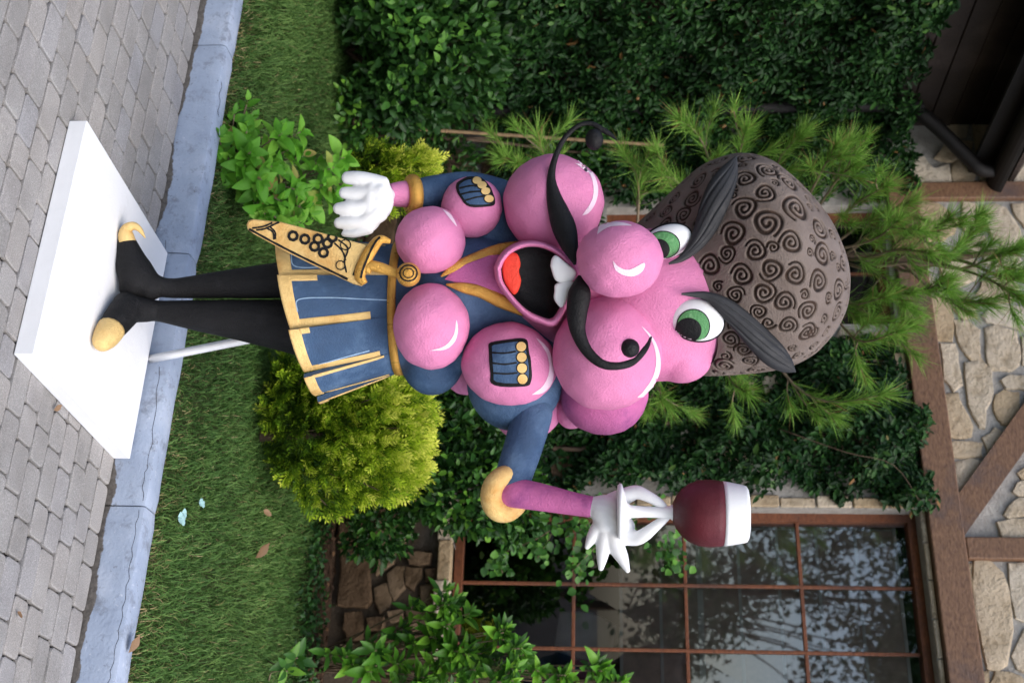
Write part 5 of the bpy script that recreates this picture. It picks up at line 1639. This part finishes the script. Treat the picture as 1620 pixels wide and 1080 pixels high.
# lance-leaved bush at the right edge
lm_ = [leaf_mesh('leaf', LM['lance'], .36 + .05 * i, .45, .10 + .14 * i, 7, .008) for i in range(4)]
rosettes('lance_leaved_bush', 'lance-leaved green bush in front of the wall at the picture edge', 'shrub', Gd(1045, 500, .12),
         [(v_, x_, Y, k) for x_, v_, Y, k in ((745, 968, 5.7, 1), (715, 985, 5.65, 1), (690, 1005, 5.7, 1), (725, 1030, 5.6, 1.2), (700, 1055, 5.65, 1.1), (660, 1020, 5.75, 1), (640, 1050, 5.7, 1), (755, 1060, 5.6, 1), (800, 1012, 5.55, 1.1), (830, 1035, 5.6, 1.1), (855, 1060, 5.6, 1), (790, 1060, 5.65, 1),
          (815, 1078, 5.5, 1), (900, 1068, 5.6, .9), (955, 1062, 5.6, .9), (985, 1080, 5.6, .9), (610, 1030, 5.7, .9), (590, 1062, 5.75, .8), (560, 1050, 5.8, .8), (670, 1085, 5.6, 1), (735, 1090, 5.6, 1), (770, 1020, 5.7, .9), (680, 970, 5.8, .8), (920, 1095, 5.6, .9))], lm_, .088, 12, stemr=.005, dup=3, bulkmat=LM['lancebulk'], ratio=.4, flat=.2)
sm_ = [leaf_mesh('leaf', LM['darkobj'], .40, .4, .2, 6)]
rosettes('broad_leaved_seedling', 'broad-leaved seedling growing in the lawn near the picture edge', 'plant', Gd(1062, 420, .12),
         [(v_, x_, Y, k) for x_, v_, Y, k in ((470, 1040, 4.75, .9), (455, 1062, 4.7, .8))], sm_, .10, 7)

# young pine behind the statue --------------------------------------------------
pine = thing('pine_tree', 'young long-needled pine growing behind the statue and its fur hat', 'tree', Gd(430, 512, .12))
PB = Vector(Gd(430, 512, .12))
tk = [PB, C(430, 800, 6.7), C(420, 1050, 6.6), C(405, 1300, 6.5), C(410, 1480, 6.4), C(395, 1600, 6.35), C(390, 1700, 6.3)]
stem(pine, tk, .045, .008, 'bark', 'trunk')
def trunk_at(v):
    for a, b in zip(tk[:-1], tk[1:]):
        va, vb = uv_of(a)[1], uv_of(b)[1]
        if va <= v <= vb: return a.lerp(b, (v - va) / (vb - va))
    return tk[-1]
BR = [  # picture points x (up), y ; Y depth at tip
    ([(1390, 420), (1450, 415), (1520, 425), (1575, 405), (1612, 395)], 5.9), ([(1420, 410), (1470, 370), (1500, 345)], 6.0), ([(1440, 430), (1510, 400), (1545, 350)], 6.0), ([(1500, 420), (1560, 440), (1612, 470)], 5.9), ([(1430, 420), (1490, 470), (1560, 480)], 6.0), ([(1530, 415), (1590, 440), (1625, 430)], 5.95), ([(1400, 440), (1450, 460), (1500, 445)], 5.9),
    ([(1140, 380), (1130, 280), (1105, 215), (1075, 190)], 6.0), ([(1180, 380), (1170, 260), (1180, 205)], 6.0), ([(1200, 380), (1230, 260), (1265, 215)], 6.0), ([(1240, 380), (1290, 290), (1320, 232)], 5.9), ([(1260, 380), (1320, 290), (1350, 262)], 6.0), ([(1280, 400), (1345, 330), (1400, 295)], 5.9), ([(1300, 400), (1370, 350), (1440, 320)], 6.0), ([(1300, 400), (1380, 380), (1420, 350)], 5.8), ([(1090, 390), (1080, 300), (1045, 275)], 6.1),
    ([(1300, 430), (1370, 500), (1440, 512)], 5.9), ([(1280, 430), (1350, 535), (1420, 525)], 5.8), ([(1250, 440), (1340, 480), (1400, 470)], 5.9), ([(1350, 420), (1400, 440), (1430, 480)], 5.9),
    ([(1180, 450), (1240, 590), (1310, 635), (1395, 625)], 5.8), ([(1000, 450), (1040, 600), (1045, 632)], 6.0), ([(1100, 450), (1150, 590), (1180, 620)], 5.9),
    ([(900, 420), (880, 300), (850, 215)], 6.2), ([(860, 420), (840, 280), (800, 250)], 6.2), ([(1000, 400), (1010, 290), (985, 240)], 6.2), ([(1360, 410), (1420, 395), (1470, 400)], 5.8), ([(1340, 400), (1400, 360), (1460, 365)], 5.9)]
NP_, ND_, NL_, NT_ = [], [], [], []
for pts, Yt in BR:
    A0 = trunk_at(pts[0][0] - 40)
    n = len(pts)
    Q = [A0] + [C(y, x, A0.y + (Yt - A0.y) * (i + 1) / n) for i, (x, y) in enumerate(pts)]
    stem(pine, Q, .011, .0035, 'twig', 'branch')
    def needled(SQ, f0, k0, k1, scale):
        m = len(SQ)
        for i, q in enumerate(SQ):
            f = i / (m - 1)
            if f < R.uniform(f0 - .08, f0 + .1): continue
            t = np.array(SQ[min(i + 1, m - 1)]) - np.array(SQ[max(i - 1, 0)]); t /= np.linalg.norm(t) + 1e-9
            k = int((k0 + k1 * f) * R.uniform(.5, 1.2) + (k1 if i >= m - 2 else 0))
            dirs = unit(t * rnd(k, .5, 1.3)[:, None] + unit(gauss3(k)) * .6 + np.array([0, 0, .12]))
            NP_.append(np.array(q) + t * rnd(k, -.02, .02)[:, None]); ND_.append(dirs)
            NL_.append(rnd(k, .07, .16) * scale * (.85 + .25 * f)); NT_.append(np.where(G.random(k) < .06, 1.0, np.clip(rnd(k, 0, .65) + .28 * f, 0, .93)))
    SQ = catmull([tuple(q) for q in Q], 10)
    needled(SQ, .55, 4, 24, 1.0)
    m0 = len(SQ)
    for q in range(R.choice((2, 3, 4))):       # side shoots
        i = int(m0 * R.uniform(.5, .92))
        b0_ = Vector(SQ[i]); t0 = (Vector(SQ[min(i + 2, m0 - 1)]) - Vector(SQ[i - 2])).normalized()
        dr = (t0 * .8 + Vector((R.gauss(0, .6), R.gauss(0, .5), R.gauss(.15, .5)))).normalized()
        ln = R.uniform(.10, .24)
        sh_ = [b0_, b0_ + dr * ln * .5 + Vector((0, 0, -.01)), b0_ + dr * ln]
        stem(pine, sh_, .004, .002, 'twig', 'twig')
        needled(catmull([tuple(p) for p in sh_], 4), .3, 5, 16, R.uniform(.65, .95))
NP_, ND_, NL_, NT_ = map(np.concatenate, (NP_, ND_, NL_, NT_))
sd_ = unit(np.cross(ND_, gauss3(len(NP_)))) * .0012
tipd = unit(ND_ + np.array([0, 0, -.12]))
A = np.stack([NP_ - sd_, NP_ + sd_, NP_ + ND_ * (NL_ * .55)[:, None] + sd_ * .9, NP_ + ND_ * (NL_ * .55)[:, None] - sd_ * .9, NP_ + ND_ * (NL_ * .55)[:, None] + tipd * (NL_ * .45)[:, None]], 1)
tag(bulk('needles', A, [(0, 1, 2, 3), (3, 2, 4)], LM['pine'], pine, {'tint': NT_}), kind='stuff')

# bamboo cane
ca, cb = C(203, 638, 7.0), C(230, 1048, 7.0)
sweep('bamboo_cane_tmp', [(*ca, .011), (*ca.lerp(cb, .5), .010), (*cb, .008)], MT['cane'], None, n=3, sides=9)
cane = bpy.data.objects['bamboo_cane_tmp']; bpy.data.objects.remove(cane)
cane = thing('bamboo_cane', 'dry bamboo cane leaning upright beside the rounded shrub', 'cane', ca)
for i in range(6):
    a, b = ca.lerp(cb, i / 6 - (.12 if i == 0 else 0)), ca.lerp(cb, (i + 1) / 6)
    sweep('cane_segment', [(*a, .0125), (*a.lerp(b, .06), .0105), (*a.lerp(b, .94), .0102), (*b, .0125)], MT['cane'], cane, n=3, sides=9)

# grass ------------------------------------------------------------------------
def blades(name, s, d, h, w, tint, lean):
    n = len(s)
    z = np.array([lawn_z(a, b) for a, b in zip(s, d)])
    x = .537 + EX * s - NX * d; y = 3.949 + EY * s - NY * d
    P = np.stack([x, y, z - .005], 1)
    az = rnd(n, 0, 2 * pi)
    dr = np.stack([np.cos(az), np.sin(az), np.zeros(n)], 1)
    sd = np.stack([-np.sin(az + rnd(n, -.8, .8)), np.cos(az), np.zeros(n)], 1) * (w / 2)[:, None]
    h_ = h[:, None]; ln = lean[:, None]
    upv = np.array([0, 0, 1.])
    m = P + dr * h_ * ln * .35 + upv * h_ * .55
    t = P + dr * h_ * ln + upv * h_ * (1 - .35 * ln)
    return np.stack([P - sd, P + sd, m + sd * .8, m - sd * .8, t], 1), tint
n = 125000
s = rnd(n, -3.6, 2.4); d = .10 + G.random(n) ** 1.05 * (WALL_D - .50 + .06 * np.sin(s * 5))
u_ = (s + .0)
# patchy sward: straw near the kerb, bare patch under the hydrangea
near = np.exp(-(d - .10) / .10)
patch = .5 + .5 * lump(s * .35, d * .5)
fine = .5 + .5 * np.sin(s * 31 + 3 * np.sin(d * 23)) * np.sin(d * 37 + 2 * np.sin(s * 19))
tint = np.clip(rnd(n, 0, .55) + .20 * patch + .14 * fine, 0, .86)
dead = G.random(n) < .035 + .55 * near + .10 * (fine > .85)
tint = np.where(dead, rnd(n, .9, 1.0), tint)
h = rnd(n, .02, .066) * (.65 + .5 * patch + .35 * fine) * np.where(dead, .7, 1) * (1 - .45 * near)
A, tt_ = blades('g', s, d, h, rnd(n, .0026, .0050), tint, rnd(n, .35, 1.3))
grass = bulk('grass', A, [(0, 1, 2, 3), (3, 2, 4)], LM['grass'], None, {'tint': tt_})
tag(grass, 'mown green lawn grass between the kerb and the planting bed', 'grass', kind='stuff')

n = 5200
s = rnd(n, -3.4, 2.3); d = WALL_D - .58 + np.abs(G.normal(size=n)) * .13 * np.where(G.random(n) < .3, -1, 1)
P = np.array([K(a, b, lawn_z(a, b) + c) for a, b, c in zip(s, d, rnd(n, .02, .09))])
keep = lump(s * .6, d * .3) > -.35
P = P[keep]; n = len(P)
cov = leaves('ground_cover', P, unit(gauss3(n) + np.array([0, 0, .3])), unit(gauss3(n) * .5 + np.array([0, -.3, 1.])), rnd(n, .02, .04), rnd(n, .013, .026), LM['shrub'], None, rnd(n, 0, .8))
tag(cov, 'low leafy ground cover along the edge of the planting bed', 'ground cover')
# fallen leaves and crumbs of bark on the bed
n = 900
s = rnd(n, -3.4, 2.3); d = WALL_D - rnd(n, .05, .5)
P = np.array([K(a, b, lawn_z(a, b) + .03 + c) for a, b, c in zip(s, d, rnd(n, 0, .015))])
mul = leaves('bed_litter', P, unit(gauss3(n) * np.array([1, 1, .25])), unit(gauss3(n) * .4 + np.array([0, 0, 1.])), rnd(n, .02, .06), rnd(n, .012, .03), LM['litter'], None, rnd(n, 0, 1))
tag(mul, 'brown leaf litter scattered on the planting bed', 'leaf litter')

# leaf litter -------------------------------------------------------------------
dl = leaf_mesh('dry_leaf', LM['dry'], .62, .5, -.35, 6, .04)
def litter(label, u, v, z, size, ang, tilt=.3, mesh_=None, nm='dry_leaf', Y=None):
    p = Gd(u, v, z)
    o = place(nm, mesh_ or dl, None, orient(p, (cos(ang), sin(ang), tilt * .4), (R.gauss(0, .2), -.5 * tilt, 1), size))
    return tag(o, label, 'leaf', 'fallen leaves')
litter('pale brown fallen leaf resting on top of the kerb', 1032, 203, .142, .062, 2.6, .3)
litter('large curled brown leaf lying on the lawn', 882, 404, .15, .085, 2.5, .8)
litter('small curled brown leaf on the lawn nearer the golden conifer', 806, 417, .15, .045, .8, .8)
litter('yellowed leaf on the paving in front of the board', 648, 85, .006, .03, 2.0)
litter('thin yellow leaf on the paving far from the board', 966, 28, .006, .022, .3)
fl = thing('pale_blue_flower', 'pale blue flowers in the lawn behind the kerb joint', 'flower', Gd(812, 280, .12))
pm = leaf_mesh('petal', MT['petal'], .9, .2, .1, 4)
for (u, v, sz) in ((818, 284, .024), (812, 290, .02), (823, 288, .02), (794, 316, .02), (797, 320, .016)):
    c = Gd(u, v, .165)
    stem(fl, [Gd(u, v - 4, .11), c], .0015, .001, 'twig')
    for k in range(4):
        a = k * 1.6 + R.random()
        place('petal', pm, fl, orient(c, (cos(a), sin(a), .4), (0, -.6, 1), sz))

# trees across the paving behind the camera, seen mirrored in the window panes -----
def back_tree(label, x, y, h, cr0, n):
    t = thing('street_tree', label, 'tree', (x, y, 0), 'trees mirrored in the window')
    stem(t, [Vector((x, y, -.05)), Vector((x + .1, y, h * .3)), Vector((x - .1, y + .1, h * .55)), Vector((x, y, h * .9))], .10, .03, nm='trunk')
    PP = []
    for i in range(16):
        c = Vector((x + R.gauss(0, cr0 * .55), y + R.gauss(0, cr0 * .55), h * R.uniform(.26, 1.0)))
        stem(t, [Vector((x, y, h * .3)), (Vector((x, y, h * .4)) + c) / 2, c], .02, .008, nm='limb')
        P, d, r = ball(n // 16, c, cr0 * .42, cr0 * .42, cr0 * .30, .15, i, amp=.25)
        PP.append(P)
    P = np.concatenate(PP); m = len(P)
    leaves('crown', P, unit(gauss3(m)), unit(gauss3(m) + np.array([0, 0, .6])), rnd(m, .08, .17), rnd(m, .045, .085), LM['tree'], t, rnd(m, 0, 1))
back_tree('broad tree across the paving, mirrored in the upper window panes', -7.6, -3.4, 7.0, 2.6, 13000)
back_tree('slimmer tree across the paving, mirrored beside the broad one', -10.5, -1.0, 7.5, 2.2, 9000)
back_tree('far tree across the paving, mirrored lowest in the panes', -6.0, -9.5, 6.5, 2.4, 9000)

for o in ORG:
    del o['_org']
